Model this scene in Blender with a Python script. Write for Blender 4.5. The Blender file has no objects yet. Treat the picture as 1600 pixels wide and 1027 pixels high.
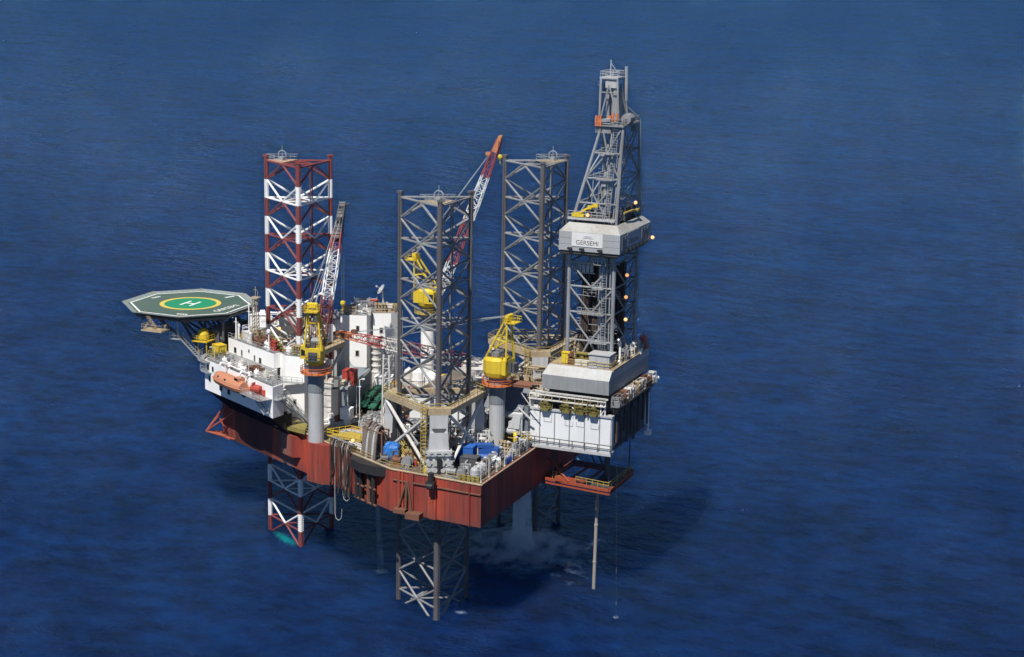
import bpy, bmesh, math, random
from mathutils import Vector, Matrix
random.seed(11)
R = math.radians
sc = bpy.context.scene
COL = sc.collection

# ---------------------------------------------------------------- camera
cd = bpy.data.cameras.new('camera'); cam = bpy.data.objects.new('camera', cd); COL.objects.link(cam)
cd.sensor_width = 36.0; cd.lens = 2833.87 / 1600 * 36; cd.clip_start = 1; cd.clip_end = 30000
AZ, PT, RO = 1.9591689, 0.2230530, 0.0189269
F_ = Vector((math.cos(AZ)*math.cos(PT), math.sin(AZ)*math.cos(PT), -math.sin(PT)))
R_ = Vector((math.sin(AZ), -math.cos(AZ), 0)); U_ = R_.cross(F_)
R2 = R_*math.cos(RO)+U_*math.sin(RO); U2 = -R_*math.sin(RO)+U_*math.cos(RO)
M_ = Matrix((R2, U2, -F_)).transposed().to_4x4(); M_.translation = Vector((165.532, -297.345, 118.861))
cam.matrix_world = M_
sc.camera = cam
sc.cycles.volume_bounces = 4

# ---------------------------------------------------------------- world, sun, exposure
SUN_EL, SUN_AZ = 56.0, 180.6          # azimuth clockwise from +Y
w = bpy.data.worlds.new('World'); sc.world = w; w.use_nodes = True
wn = w.node_tree; bg = wn.nodes['Background']
sky = wn.nodes.new('ShaderNodeTexSky'); sky.sky_type = 'NISHITA'; sky.sun_disc = False
sky.sun_elevation = R(SUN_EL); sky.sun_rotation = R(SUN_AZ); sky.altitude = 2000
sky.air_density = 0.6; sky.dust_density = 0.0; sky.ozone_density = 4.5
wn.links.new(sky.outputs[0], bg.inputs[0]); bg.inputs[1].default_value = 0.075
sl = bpy.data.lights.new('sun', 'SUN'); sl.energy = 5.0; sl.angle = R(0.5); sl.color = (1, .96, .9)
so = bpy.data.objects.new('sun', sl); COL.objects.link(so); so.location = (0, -200, 300)
sv = Vector((math.sin(R(SUN_AZ))*math.cos(R(SUN_EL)), math.cos(R(SUN_AZ))*math.cos(R(SUN_EL)), math.sin(R(SUN_EL))))
so.rotation_euler = sv.to_track_quat('Z', 'Y').to_euler()
sc.view_settings.view_transform = 'Standard'; sc.view_settings.look = 'None'
sc.view_settings.exposure = 0.22; sc.view_settings.gamma = 1.0

# ---------------------------------------------------------------- materials
MATS = {}
def mat(name, col, rough=.55, metal=0., dirt=.35, dcol=(.10, .07, .05), streak=True, dscale=1.0, bump=0.0, spec=.4):
    if name in MATS: return MATS[name]
    m = bpy.data.materials.new(name); m.use_nodes = True; nt = m.node_tree; N = nt.nodes; L = nt.links
    b = N['Principled BSDF']; b.inputs['Roughness'].default_value = rough; b.inputs['Metallic'].default_value = metal
    b.inputs['Specular IOR Level'].default_value = spec
    if dirt > 0:
        geo = N.new('ShaderNodeNewGeometry'); mp = N.new('ShaderNodeMapping')
        mp.inputs['Scale'].default_value = (1.6*dscale, 1.6*dscale, (.22 if streak else 1.3)*dscale)
        L.new(geo.outputs['Position'], mp.inputs[0])
        n1 = N.new('ShaderNodeTexNoise'); n1.inputs['Scale'].default_value = 1.0; n1.inputs['Detail'].default_value = 6; n1.inputs['Roughness'].default_value = .65
        L.new(mp.outputs[0], n1.inputs['Vector'])
        n2 = N.new('ShaderNodeTexNoise'); n2.inputs['Scale'].default_value = .18; n2.inputs['Detail'].default_value = 3
        L.new(geo.outputs['Position'], n2.inputs['Vector'])
        ad = N.new('ShaderNodeMath'); ad.operation = 'ADD'; L.new(n1.outputs[0], ad.inputs[0]); L.new(n2.outputs[0], ad.inputs[1])
        cr = N.new('ShaderNodeValToRGB'); cr.color_ramp.elements[0].position = .47; cr.color_ramp.elements[0].color = (0, 0, 0, 1)
        cr.color_ramp.elements[1].position = .72; cr.color_ramp.elements[1].color = (dirt, dirt, dirt, 1)
        hv = N.new('ShaderNodeMath'); hv.operation = 'MULTIPLY'; hv.inputs[1].default_value = .56; L.new(ad.outputs[0], hv.inputs[0])
        L.new(hv.outputs[0], cr.inputs[0])
        mx = N.new('ShaderNodeMixRGB'); mx.inputs[1].default_value = (*col, 1); mx.inputs[2].default_value = (*dcol, 1)
        L.new(cr.outputs[0], mx.inputs[0]); L.new(mx.outputs[0], b.inputs['Base Color'])
        if bump:
            bp = N.new('ShaderNodeBump'); bp.inputs['Strength'].default_value = bump; bp.inputs['Distance'].default_value = .1
            L.new(n1.outputs[0], bp.inputs['Height']); L.new(bp.outputs[0], b.inputs['Normal'])
    else:
        b.inputs['Base Color'].default_value = (*col, 1)
    MATS[name] = m; return m
def emit(name, col, s):
    m = bpy.data.materials.new(name); m.use_nodes = True; b = m.node_tree.nodes['Principled BSDF']
    b.inputs['Base Color'].default_value = (*col, 1); b.inputs['Emission Color'].default_value = (*col, 1); b.inputs['Emission Strength'].default_value = s
    MATS[name] = m; return m
WHITE = mat('white_paint', (.84, .84, .83), dirt=.14, dcol=(.5, .42, .34))
OFFW = mat('offwhite_paint', (.62, .61, .58), dirt=.45, dcol=(.26, .20, .15))
LGREY = mat('light_grey_paint', (.42, .43, .44), dirt=.35, dcol=(.20, .16, .13))
GREY = mat('grey_paint', (.24, .25, .26), dirt=.4, dcol=(.10, .08, .07))
DGREY = mat('dark_grey_paint', (.085, .088, .095), dirt=.4, dcol=(.05, .04, .035))
LEGGREY = mat('leg_grey_paint', (.105, .105, .115), dirt=.6, dcol=(.075, .055, .045))
BRACEGREY = mat('brace_grey_paint', (.245, .255, .265), dirt=.6, dcol=(.10, .08, .065))
BLACK = mat('black_rubber', (.02, .02, .022), dirt=.3, dcol=(.05, .04, .035))
LEGRED = mat('leg_red_paint', (.20, .045, .045), dirt=.5, dcol=(.11, .05, .045))
LEGWHITE = mat('leg_white_paint', (.80, .80, .79), dirt=.18, dcol=(.5, .42, .36))
YEL = mat('yellow_paint', (.64, .47, .03), dirt=.4, dcol=(.34, .22, .05))
YRAIL = mat('yellow_rail_paint', (.46, .34, .07), dirt=.55, dcol=(.24, .17, .07))
BEIGE = mat('beige_deck_paint', (.42, .34, .22), dirt=.6, dcol=(.20, .13, .08), streak=False)
DECK = mat('deck_paint', (.20, .17, .135), dirt=.8, dcol=(.09, .06, .045), streak=False)
GREEND = mat('green_deck_paint', (.03, .16, .10), dirt=.5, dcol=(.05, .09, .06), streak=False)
ORANGE = mat('orange_paint', (.62, .17, .055), dirt=.4, dcol=(.32, .12, .06))
LBOAT = mat('lifeboat_orange', (.47, .205, .115), rough=.55, dirt=.3, dcol=(.45, .2, .12))
RED = mat('red_paint', (.42, .06, .045), dirt=.35, dcol=(.25, .05, .04))
RUST = mat('rust_metal', (.17, .075, .045), rough=.8, dirt=.7, dcol=(.07, .045, .035))
OLIVE = mat('olive_paint', (.26, .22, .06), dirt=.6, dcol=(.12, .09, .04))
BLUE = mat('blue_paint', (.02, .085, .32), dirt=.4, dcol=(.015, .04, .14))
TARP = mat('blue_tarpaulin', (.03, .16, .46), rough=.45, dirt=.5, dcol=(.02, .08, .25), streak=False, bump=.8)
PIPEB = mat('drill_pipe_brown', (.085, .065, .055), dirt=.6, dcol=(.04, .03, .03))
STEEL = mat('galvanised_steel', (.40, .42, .43), rough=.45, metal=.35, dirt=.4, dcol=(.2, .18, .16))
DERR = mat('derrick_steel', (.31, .33, .345), rough=.5, metal=.2, dirt=.65, dcol=(.15, .125, .105))
GLASS = mat('dark_window_glass', (.02, .025, .03), rough=.12, dirt=0)
HGREEN = mat('helideck_dark_green', (.055, .105, .085), rough=.8, dirt=.8, dcol=(.10, .13, .11), streak=False)
HGREEN2 = mat('helideck_bright_green', (.012, .24, .115), rough=.8, dirt=.4, dcol=(.03, .17, .10), streak=False)
HYEL = mat('helideck_yellow', (.62, .47, .08), rough=.8, dirt=.3, dcol=(.45, .36, .12), streak=False)
NET = mat('safety_net_mesh', (.22, .27, .26), rough=.8, dirt=.5, dcol=(.12, .15, .14), streak=False)
WMARK = mat('white_marking', (.82, .82, .80), rough=.7, dirt=.15, dcol=(.5, .5, .48))
TEXTC = mat('sign_dark_lettering', (.06, .065, .07), rough=.6, dirt=0)
HOSE = mat('hose_brown_grey', (.17, .14, .12), rough=.7, dirt=.5, dcol=(.06, .05, .045))
LAMP = emit('warm_lamp_glow', (1.0, .46, .18), .85)

def hull_mat():
    m = bpy.data.materials.new('hull_red_paint'); m.use_nodes = True; nt = m.node_tree; N = nt.nodes; L = nt.links
    b = N['Principled BSDF']; b.inputs['Roughness'].default_value = .6; b.inputs['Specular IOR Level'].default_value = .3
    geo = N.new('ShaderNodeNewGeometry')
    def noise(scale, vec, det=5, ro=.6):
        mp = N.new('ShaderNodeMapping'); mp.inputs['Scale'].default_value = vec; L.new(geo.outputs['Position'], mp.inputs[0])
        n = N.new('ShaderNodeTexNoise'); n.inputs['Scale'].default_value = scale; n.inputs['Detail'].default_value = det; n.inputs['Roughness'].default_value = ro
        L.new(mp.outputs[0], n.inputs['Vector']); return n.outputs[0]
    def ramp(src, p0, p1, c0, c1):
        r = N.new('ShaderNodeValToRGB'); e = r.color_ramp.elements; e[0].position = p0; e[1].position = p1; e[0].color = (*c0, 1); e[1].color = (*c1, 1)
        L.new(src, r.inputs[0]); return r.outputs[0]
    def mix(f, a, c, mode='MIX'):
        x = N.new('ShaderNodeMixRGB'); x.blend_type = mode
        if isinstance(f, float): x.inputs[0].default_value = f
        else: L.new(f, x.inputs[0])
        for i, s in ((1, a), (2, c)):
            if isinstance(s, tuple): x.inputs[i].default_value = (*s, 1)
            else: L.new(s, x.inputs[i])
        return x.outputs[0]
    base = ramp(noise(.20, (1, 1, .05), 4, .7), .34, .60, (.15, .032, .028), (.41, .066, .036))
    # dark vertical run-off streaks, and pale salt runs
    s1 = ramp(noise(1.0, (.8, .8, .035), 6, .7), .47, .64, (0, 0, 0), (.85, .85, .85))
    c = mix(s1, base, (.085, .035, .03))
    s2 = ramp(noise(1.0, (1.9, 1.9, .05), 4, .7), .60, .74, (0, 0, 0), (.5, .5, .5))
    c = mix(s2, c, (.30, .21, .17))
    # fouling band near the bottom
    sep = N.new('ShaderNodeSeparateXYZ'); L.new(geo.outputs['Position'], sep.inputs[0])
    ad = N.new('ShaderNodeMath'); ad.operation = 'MULTIPLY_ADD'; ad.inputs[1].default_value = 2.4; L.new(noise(.35, (1, 1, .3), 4), ad.inputs[0]); L.new(sep.outputs[2], ad.inputs[2])
    mr = N.new('ShaderNodeMapRange'); mr.inputs[1].default_value = 21.0; mr.inputs[2].default_value = 22.6; mr.inputs[3].default_value = .5; mr.inputs[4].default_value = 0; L.new(ad.outputs[0], mr.inputs[0])
    c = mix(mr.outputs[0], c, (.12, .055, .045))
    # overhang shadow plus dark coating painted into forward port plates, scraped sunlit patch behind
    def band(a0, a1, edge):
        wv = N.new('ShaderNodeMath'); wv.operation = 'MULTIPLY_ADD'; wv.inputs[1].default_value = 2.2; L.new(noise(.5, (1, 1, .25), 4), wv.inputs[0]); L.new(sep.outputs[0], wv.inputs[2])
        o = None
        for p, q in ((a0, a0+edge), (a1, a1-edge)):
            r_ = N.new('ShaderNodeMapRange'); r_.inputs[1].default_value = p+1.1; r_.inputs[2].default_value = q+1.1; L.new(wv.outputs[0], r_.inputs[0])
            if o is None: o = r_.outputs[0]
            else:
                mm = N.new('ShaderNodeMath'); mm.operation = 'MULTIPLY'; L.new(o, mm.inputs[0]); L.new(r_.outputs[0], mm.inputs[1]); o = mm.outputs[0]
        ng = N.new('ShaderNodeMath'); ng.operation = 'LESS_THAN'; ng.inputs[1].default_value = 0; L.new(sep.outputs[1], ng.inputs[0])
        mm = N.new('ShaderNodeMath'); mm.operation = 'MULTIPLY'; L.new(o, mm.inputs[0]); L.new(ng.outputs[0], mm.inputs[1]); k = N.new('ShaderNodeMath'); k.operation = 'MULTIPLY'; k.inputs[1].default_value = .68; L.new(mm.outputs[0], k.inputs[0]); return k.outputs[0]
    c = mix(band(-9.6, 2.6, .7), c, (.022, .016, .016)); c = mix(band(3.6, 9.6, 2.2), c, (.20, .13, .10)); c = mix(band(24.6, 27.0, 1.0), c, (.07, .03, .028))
    L.new(c, b.inputs['Base Color']); return m
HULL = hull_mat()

# ---------------------------------------------------------------- mesh builder
class MB:
    def __init__(s): s.v = []; s.f = []; s.m = []; s.cur = 0
    def add(s, vs, fs, mi=None):
        o = len(s.v); s.v += [tuple(map(float, v)) for v in vs]
        for f in fs: s.f.append(tuple(i+o for i in f)); s.m.append(s.cur if mi is None else mi)
        return s
    def box(s, c, d, rz=0., mi=None):
        x, y, z = d[0]/2, d[1]/2, d[2]/2; cs, sn = math.cos(rz), math.sin(rz); vs = []
        for dz in (-z, z):
            for dx, dy in ((-x, -y), (x, -y), (x, y), (-x, y)): vs.append((c[0]+dx*cs-dy*sn, c[1]+dx*sn+dy*cs, c[2]+dz))
        return s.add(vs, [(3, 2, 1, 0), (4, 5, 6, 7), (0, 1, 5, 4), (1, 2, 6, 5), (2, 3, 7, 6), (3, 0, 4, 7)], mi)
    def bb(s, x0, x1, y0, y1, z0, z1, mi=None): return s.box(((x0+x1)/2, (y0+y1)/2, (z0+z1)/2), (abs(x1-x0), abs(y1-y0), abs(z1-z0)), 0, mi)
    def loft(s, rings, cap=True, mi=None):
        n = len(rings[0]); vs = [p for r in rings for p in r]; fs = []
        for k in range(len(rings)-1):
            for i in range(n):
                j = (i+1) % n; fs.append((k*n+i, k*n+j, (k+1)*n+j, (k+1)*n+i))
        if cap: fs.append(tuple(reversed(range(n)))); fs.append(tuple((len(rings)-1)*n+i for i in range(n)))
        return s.add(vs, fs, mi)
    def prism(s, poly, z0, z1, mi=None, top=None):
        a = sum(poly[i][0]*poly[(i+1) % len(poly)][1]-poly[(i+1) % len(poly)][0]*poly[i][1] for i in range(len(poly)))
        t = top or poly
        if a < 0: poly = poly[::-1]; t = t[::-1]
        return s.loft([[(p[0], p[1], z0) for p in poly], [(p[0], p[1], z1) for p in t]], True, mi)
    def tube(s, p, q, r, n=6, r2=None, mi=None):
        p, q = Vector(p), Vector(q); d = q-p
        if d.length < 1e-6: return s
        d.normalize(); a = d.orthogonal().normalized() if abs(d.z) > .999 else d.cross(Vector((0, 0, 1))).normalized(); b = d.cross(a)
        r2 = r if r2 is None else r2
        ring = lambda c, rr: [tuple(c+(a*math.cos(2*math.pi*(k+.5)/n)+b*math.sin(2*math.pi*(k+.5)/n))*rr) for k in range(n)]
        return s.loft([ring(p, r), ring(q, r2)], True, mi)
    def path(s, pts, r, n=5, mi=None):
        for a, b in zip(pts, pts[1:]): s.tube(a, b, r, n, None, mi)
        return s
    def lathe(s, c, prof, n=14, mi=None, axis='z'):
        rings = []
        for rr, h in prof:
            rg = []
            for k in range(n):
                t = 2*math.pi*k/n; u, v = rr*math.cos(t), rr*math.sin(t)
                rg.append((c[0]+u, c[1]+v, c[2]+h) if axis == 'z' else (c[0]+h, c[1]+u, c[2]+v) if axis == 'x' else (c[0]+v, c[1]+h, c[2]+u))
            rings.append(rg)
        return s.loft(rings, True, mi)
    def rail(s, pts, h=1.1, r=.045, step=1.6, closed=False, mi=None, mid=2):
        pts = [Vector(p) for p in pts]
        if closed: pts = pts+[pts[0]]
        up = Vector((0, 0, 1))
        for a, b in zip(pts, pts[1:]):
            L = (b-a).length; k = max(1, round(L/step))
            for i in range(k+1): p = a+(b-a)*(i/k); s.tube(p, p+up*h, r*.9, 4, None, mi)
            for j in range(mid): s.tube(a+up*h*(1-j*.45), b+up*h*(1-j*.45), r, 4, None, mi)
        return s
    def build(s, name, mats, parent=None, label=None, origin=None, smooth=False):
        me = bpy.data.meshes.new(name)
        if origin is None: origin = ORG.get(parent.name, (0, 0, 0)) if parent else None
        if origin is None:
            xs = [v[0] for v in s.v]; ys = [v[1] for v in s.v]; zs = [v[2] for v in s.v]
            origin = ((min(xs)+max(xs))/2, (min(ys)+max(ys))/2, min(zs))
        me.from_pydata([(v[0]-origin[0], v[1]-origin[1], v[2]-origin[2]) for v in s.v], [], s.f)
        for m in (mats if isinstance(mats, (list, tuple)) else [mats]): me.materials.append(m)
        me.polygons.foreach_set('material_index', s.m)
        if smooth: me.polygons.foreach_set('use_smooth', [True]*len(me.polygons))
        me.update()
        o = bpy.data.objects.new(name, me); COL.objects.link(o)
        if parent: o.parent = parent; ORG[o.name] = origin
        else: o.location = origin; ORG[o.name] = origin
        if label: o['label'] = label
        return o
ORG = {}; USED = {}
def tag(o, label, cat, group=None):
    o['label'] = label; o['category'] = cat
    if group: o['group'] = group
    return o
def thing(name, label, cat, loc, group=None):
    o = bpy.data.objects.new(name, None); COL.objects.link(o); o.location = loc; o.empty_display_size = .5
    ORG[o.name] = tuple(loc); return tag(o, label, cat, group)
def solo(name, label, cat, mb, mats, group=None, smooth=False): return tag(mb.build(name, mats, smooth=smooth), label, cat, group)
def struct(o): o['kind'] = 'structure'; return o
def text_mesh(body, size, mats, name, parent, origin_pt, xdir, ydir, extrude=.01, label=None, align='CENTER', squash=1.0):
    cu = bpy.data.curves.new(name, 'FONT'); cu.body = body; cu.size = size; cu.align_x = align; cu.align_y = 'CENTER'; cu.extrude = extrude
    t = bpy.data.objects.new(name+'_curve', cu); COL.objects.link(t); bpy.context.view_layer.update()
    me = bpy.data.meshes.new_from_object(t.evaluated_get(bpy.context.evaluated_depsgraph_get()))
    bpy.data.objects.remove(t); X, Y = Vector(xdir).normalized(), Vector(ydir).normalized(); Z = X.cross(Y); og = Vector(origin_pt); po = Vector(ORG[parent.name])
    for v in me.vertices: v.co = og+X*(v.co.x*squash)+Y*v.co.y+Z*v.co.z-po
    me.materials.clear(); me.materials.append(mats)
    o = bpy.data.objects.new(name, me); COL.objects.link(o); o.parent = parent; ORG[o.name] = ORG[parent.name]
    if label: o['label'] = label
    return o
# ================================================================ the sea
def sea():
    m = bpy.data.materials.new('sea_water'); m.use_nodes = True; nt = m.node_tree; N = nt.nodes; L = nt.links
    b = N['Principled BSDF']; b.inputs['IOR'].default_value = 1.33; gl = N.new('ShaderNodeBsdfGlossy'); gl.inputs[0].default_value = (.44, .72, 1, 1); gl.inputs['Roughness'].default_value = .08; fr = N.new('ShaderNodeFresnel'); fr.inputs['IOR'].default_value = 1.33; ff = N.new('ShaderNodeFresnel'); ff.inputs['IOR'].default_value = 1.33; b.inputs['Roughness'].default_value = .30; b.inputs['Specular IOR Level'].default_value = 0.0; b.subsurface_method = 'BURLEY'; b.inputs['Subsurface Weight'].default_value = 1.0; b.inputs['Subsurface Radius'].default_value = (.3, .7, 1.0); b.inputs['Subsurface Scale'].default_value = 45.0
    geo = N.new('ShaderNodeNewGeometry')
    def noise(scale, vec, det, ro=.6, rot=.35):
        mp = N.new('ShaderNodeMapping'); mp.inputs['Scale'].default_value = vec; mp.inputs['Rotation'].default_value = (0, 0, rot); L.new(geo.outputs['Position'], mp.inputs[0])
        n = N.new('ShaderNodeTexNoise'); n.inputs['Scale'].default_value = scale; n.inputs['Detail'].default_value = det; n.inputs['Roughness'].default_value = ro
        L.new(mp.outputs[0], n.inputs['Vector']); return n.outputs[0]
    def math_(op, a, c):
        x = N.new('ShaderNodeMath'); x.operation = op
        for i, s in ((0, a), (1, c)):
            if isinstance(s, (int, float)): x.inputs[i].default_value = s
            else: L.new(s, x.inputs[i])
        return x.outputs[0]
    h = math_('ADD', math_('MULTIPLY', noise(.16, (.8, 1, 1), 8, .62), 5.2), math_('MULTIPLY', noise(.045, (.8, 1, 1), 4, .55, .15), 7.5))
    bp = N.new('ShaderNodeBump'); bp.inputs['Strength'].default_value = 1.0; bp.inputs['Distance'].default_value = 1.25; L.new(h, bp.inputs['Height']); L.new(bp.outputs[0], b.inputs['Normal']); L.new(bp.outputs[0], gl.inputs['Normal']); L.new(bp.outputs[0], fr.inputs['Normal']); mg = N.new('ShaderNodeMixShader'); L.new(math_('ADD', math_('MULTIPLY', fr.outputs[0], .07), math_('MULTIPLY', ff.outputs[0], .27)), mg.inputs[0]); L.new(b.outputs[0], mg.inputs[1]); L.new(gl.outputs[0], mg.inputs[2])
    cr = N.new('ShaderNodeValToRGB'); e = cr.color_ramp.elements; e[0].position = .3; e[1].position = .7; e[0].color = (.0009, .0080, .048, 1); e[1].color = (.0014, .0126, .069, 1)
    L.new(noise(.012, (.6, 1, 1), 4, .6, .2), cr.inputs[0])
    wv = N.new('ShaderNodeValToRGB'); e = wv.color_ramp.elements; e[0].position = .40; e[1].position = .60; e[0].color = (.42, .48, .55, 1); e[1].color = (1.75, 1.7, 1.58, 1)
    L.new(math_('ADD', math_('MULTIPLY', noise(.20, (.72, 1, 1), 7, .64), .66), math_('MULTIPLY', noise(.055, (.7, 1, 1), 3, .5, .28), .34)), wv.inputs[0])
    cm = N.new('ShaderNodeMixRGB'); cm.blend_type = 'MULTIPLY'; cm.inputs[0].default_value = 1; L.new(cr.outputs[0], cm.inputs[1]); L.new(wv.outputs[0], cm.inputs[2])
    col = cm.outputs[0]
    def mixc(f, a, c):
        x = N.new('ShaderNodeMixRGB'); L.new(f, x.inputs[0]); L.new(a, x.inputs[1]); x.inputs[2].default_value = (*c, 1); return x.outputs[0]
    def blob(cx, cy, rx, ry, rot, thr, nscale, gain):
        mp = N.new('ShaderNodeMapping'); mp.vector_type = 'TEXTURE'; mp.inputs['Location'].default_value = (cx, cy, 0); mp.inputs['Rotation'].default_value = (0, 0, rot); mp.inputs['Scale'].default_value = (rx, ry, 1e4)
        L.new(geo.outputs['Position'], mp.inputs[0]); ln = N.new('ShaderNodeVectorMath'); ln.operation = 'LENGTH'; L.new(mp.outputs[0], ln.inputs[0])
        d = math_('SUBTRACT', 1.0, ln.outputs['Value']); d = math_('ADD', d, math_('MULTIPLY', math_('SUBTRACT', noise(nscale, (1, 1, 1), 6, .7), .5), thr))
        x = math_('MULTIPLY', d, gain); x.node.use_clamp = True; return x
    foam = None
    for args, c in (((-1.4, -3.6, 1.5, 5.6, .95, 1.6, .9, 1.3), (.005, .16, .18)),
                    ((43, 11.4, 16.0, 15.5, .3, 3.4, .26, .6), (.17, .27, .46)),
                    ((41, 12.6, 4.6, 5.2, .3, 2.0, .6, .8), (.60, .70, .82)),
                    ((53, 9, 4.8, 1.0, .25, 2.2, .5, .6), (.20, .28, .40)),
                    ((23.5, -11.7, 1.5, 1.2, .2, 2.6, 1.2, .9), (.28, .36, .47)), ((45, -24, 1.1, .9, .2, 2.6, 1.4, .9), (.24, .32, .43)), ((70.4, -14.6, .6, .7, 0, 2, 1.5, 1.0), (.3, .38, .48))):
        fb = blob(*args); col = mixc(fb, col, c); foam = fb if foam is None else math_('MAXIMUM', foam, fb)
    L.new(col, b.inputs['Base Color'])
    df_ = N.new('ShaderNodeBsdfDiffuse'); L.new(col, df_.inputs[0]); ms = N.new('ShaderNodeMixShader'); L.new(foam, ms.inputs[0]); L.new(mg.outputs[0], ms.inputs[1]); L.new(df_.outputs[0], ms.inputs[2]); L.new(ms.outputs[0], N['Material Output'].inputs[0])
    mb = MB(); mb.add([(-9000, -2000, 0), (9000, -2000, 0), (9000, 12000, 0), (-9000, 12000, 0)], [(0, 1, 2, 3)])
    struct(mb.build('sea', m, origin=(0, 0, 0)))
sea()

# ================================================================ the hull
DZ = 27.3; HB = 19.9
PORT = [(-13.8, -5.8), (35.5, -32.6), (52.9, -34.2)]
OUT = PORT+[(x, -y) for x, y in PORT[::-1]]
def hull_y(x): return -5.8-(x+13.8)*26.8/49.3 if x < 35.5 else -32.6-(x-35.5)*1.6/17.4
hull = thing('rig_hull', 'long rust streaked red hull with cluttered deck raised above the sea on lattice legs', 'rig hull', (20, 0, HB))
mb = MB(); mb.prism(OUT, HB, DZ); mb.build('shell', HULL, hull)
ins = [(x*.985+.3, y*.985) for x, y in OUT]
mb = MB(); mb.prism(ins, DZ, DZ+.05); mb.build('deck_plating', DECK, hull)
mb = MB()
for a, c in zip(OUT, OUT[1:]+OUT[:1]): mb.tube((a[0], a[1], DZ+.02), (c[0], c[1], DZ+.02), .17, 6)
mb.build('gunwale', BEIGE, hull)
mb = MB()
for a, c in (((22.5, hull_y(22.5)), (31, hull_y(31))), ((33, hull_y(33)), (35.3, -32.3)), ((35.5, -32.4), (40, -32.8)), ((46.5, -33.4), (52.6, -34)), ((52.7, -34), (52.7, -9.5)), ((52.7, 9.5), (52.7, 34)), ((10, hull_y(10)), (15, hull_y(15))), ((52, 34), (36, 32.3)), ((35, 32.3), (18, 23))):
    mb = MB(); mb.rail([(a[0]*.99, a[1]*.99, DZ), (c[0]*.99, c[1]*.99, DZ)], 1.1, .036, 1.7); mb.build('deck_railing', YRAIL, hull)
# vertical stiffeners / fenders on the port side
for x, wd in ((37.2, .5), (38.0, .35), (39.7, .8), (43.8, 1.3), (50.8, .25)):
    y = hull_y(x); mb = MB(); mb.box((x, y-.12, (HB+DZ)/2), (wd, .35, DZ-HB+.02), -.09); mb.build('fender', HULL, hull)
mb = MB(); mb.tube((36, -32.85, 25.6), (52.9, -34.35, 25.6), .14, 5); mb.build('rubbing_strake', RUST, hull)
# sponsons under the forward cranes and the fendered step aft of them
for s in (-1, 1):
    mb = MB(); mb.prism([(13.2, s*21.2), (15, s*24.6), (18.6, s*25.4), (20.2, s*24.6), (20.8, s*22)], HB+.2, DZ+.02); mb.build('crane_sponson', HULL, hull)
mb = MB(); mb.prism([(25.0, -26.0), (26.2, -29.5), (29.0, -31.6), (32.6, -32.4), (34.6, -31.8), (34, -30)], 25.6, 27.2); mb.build('bumper_step', BLACK, hull, 'black padded bumper step')
for x in (27.3, 28.3, 30.4, 31.6):
    y = hull_y(x)-.9; mb = MB(); mb.tube((x, y, 20.0), (x, y, 26), .38, 8); mb.tube((x, y, 23), (x, y+1, 23), .2, 5); mb.tube((x, y, 20.3), (x, y+1, 20.3), .3, 5); mb.build('sea_water_riser', BLACK if x != 30.4 else RUST, hull)
mb = MB()
for x0, x1, z in ((26.8, 29.2, 22.6), (29.6, 32.3, 22.9), (26.8, 29.5, 20.1), (30.2, 32.4, 20.1)): mb.tube((x0, hull_y(x0)-1.0, z), (x1, hull_y(x1)-1.0, z), .2, 6)
mb.build('riser_bracket', RUST, hull)
mb = MB(); mb.box((40.6, -34.0, 20.2), (2.6, 1.8, 1.0)); mb.box((37.9, -33.6, 20.6), (2.2, 1.5, .7)); mb.tube((37.2, -33.3, 20.6), (38.8, -33.3, 25.8), .2, 6); mb.tube((38.7, -33.4, 20.6), (38.9, -33.4, 25.8), .25, 6); mb.tube((39.9, -33.6, 20.6), (39.1, -33.4, 25.8), .18, 6)
mb.build('fairlead_frame', RUST, hull)
for x, y in ((43.9, -34.5),):
    mb = MB(); mb.tube((x, y, 25.7), (x, y, 28.3), .5, 8); mb.box((x, y, 26.3), (1.5, .9, 1.1)); mb.tube((x-.5, y-.3, 26), (x+.5, y-.3, 26), .55, 8); mb.build('fairlead', BLACK, hull)
# projecting plated box on the taper, and the side trunk
mb = MB(); mb.prism([(5.4, -16.3), (6.2, -18.1), (9.4, -19.9), (10.8, -19.2)], 22.4, 26.4); mb.build('side_trunk', HULL, hull)
# anchor racks at the bow
for s in (-1, 1):
    mb = MB(); P0 = [(-13.9, s*4.6), (-12.5, s*6.9), (-9.6, s*8.4)]; o = (-16.6, s*7.4)
    for p in P0:
        mb.tube((p[0], p[1], 20.4), (o[0], o[1], 20.9), .16, 6); mb.tube((p[0], p[1], 25.8), (o[0], o[1], 20.9), .15, 6)
    for p, q in zip(P0, P0[1:]): mb.tube((p[0]-.6, p[1]+s*.7, 20.5), (q[0]-.6, q[1]+s*.7, 20.5), .17, 6)
    mb.tube((-15.3, s*6, 20.7), (-11.5, s*8.8, 20.7), .18, 6); mb.tube((-14.6, s*5.4, 23), (-12.2, s*8, 22.6), .14, 6)
    mb.build('anchor_rack', mat('anchor_rack_paint', (.38, .085, .04), dirt=.6, dcol=(.16, .06, .04)), hull)
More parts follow.
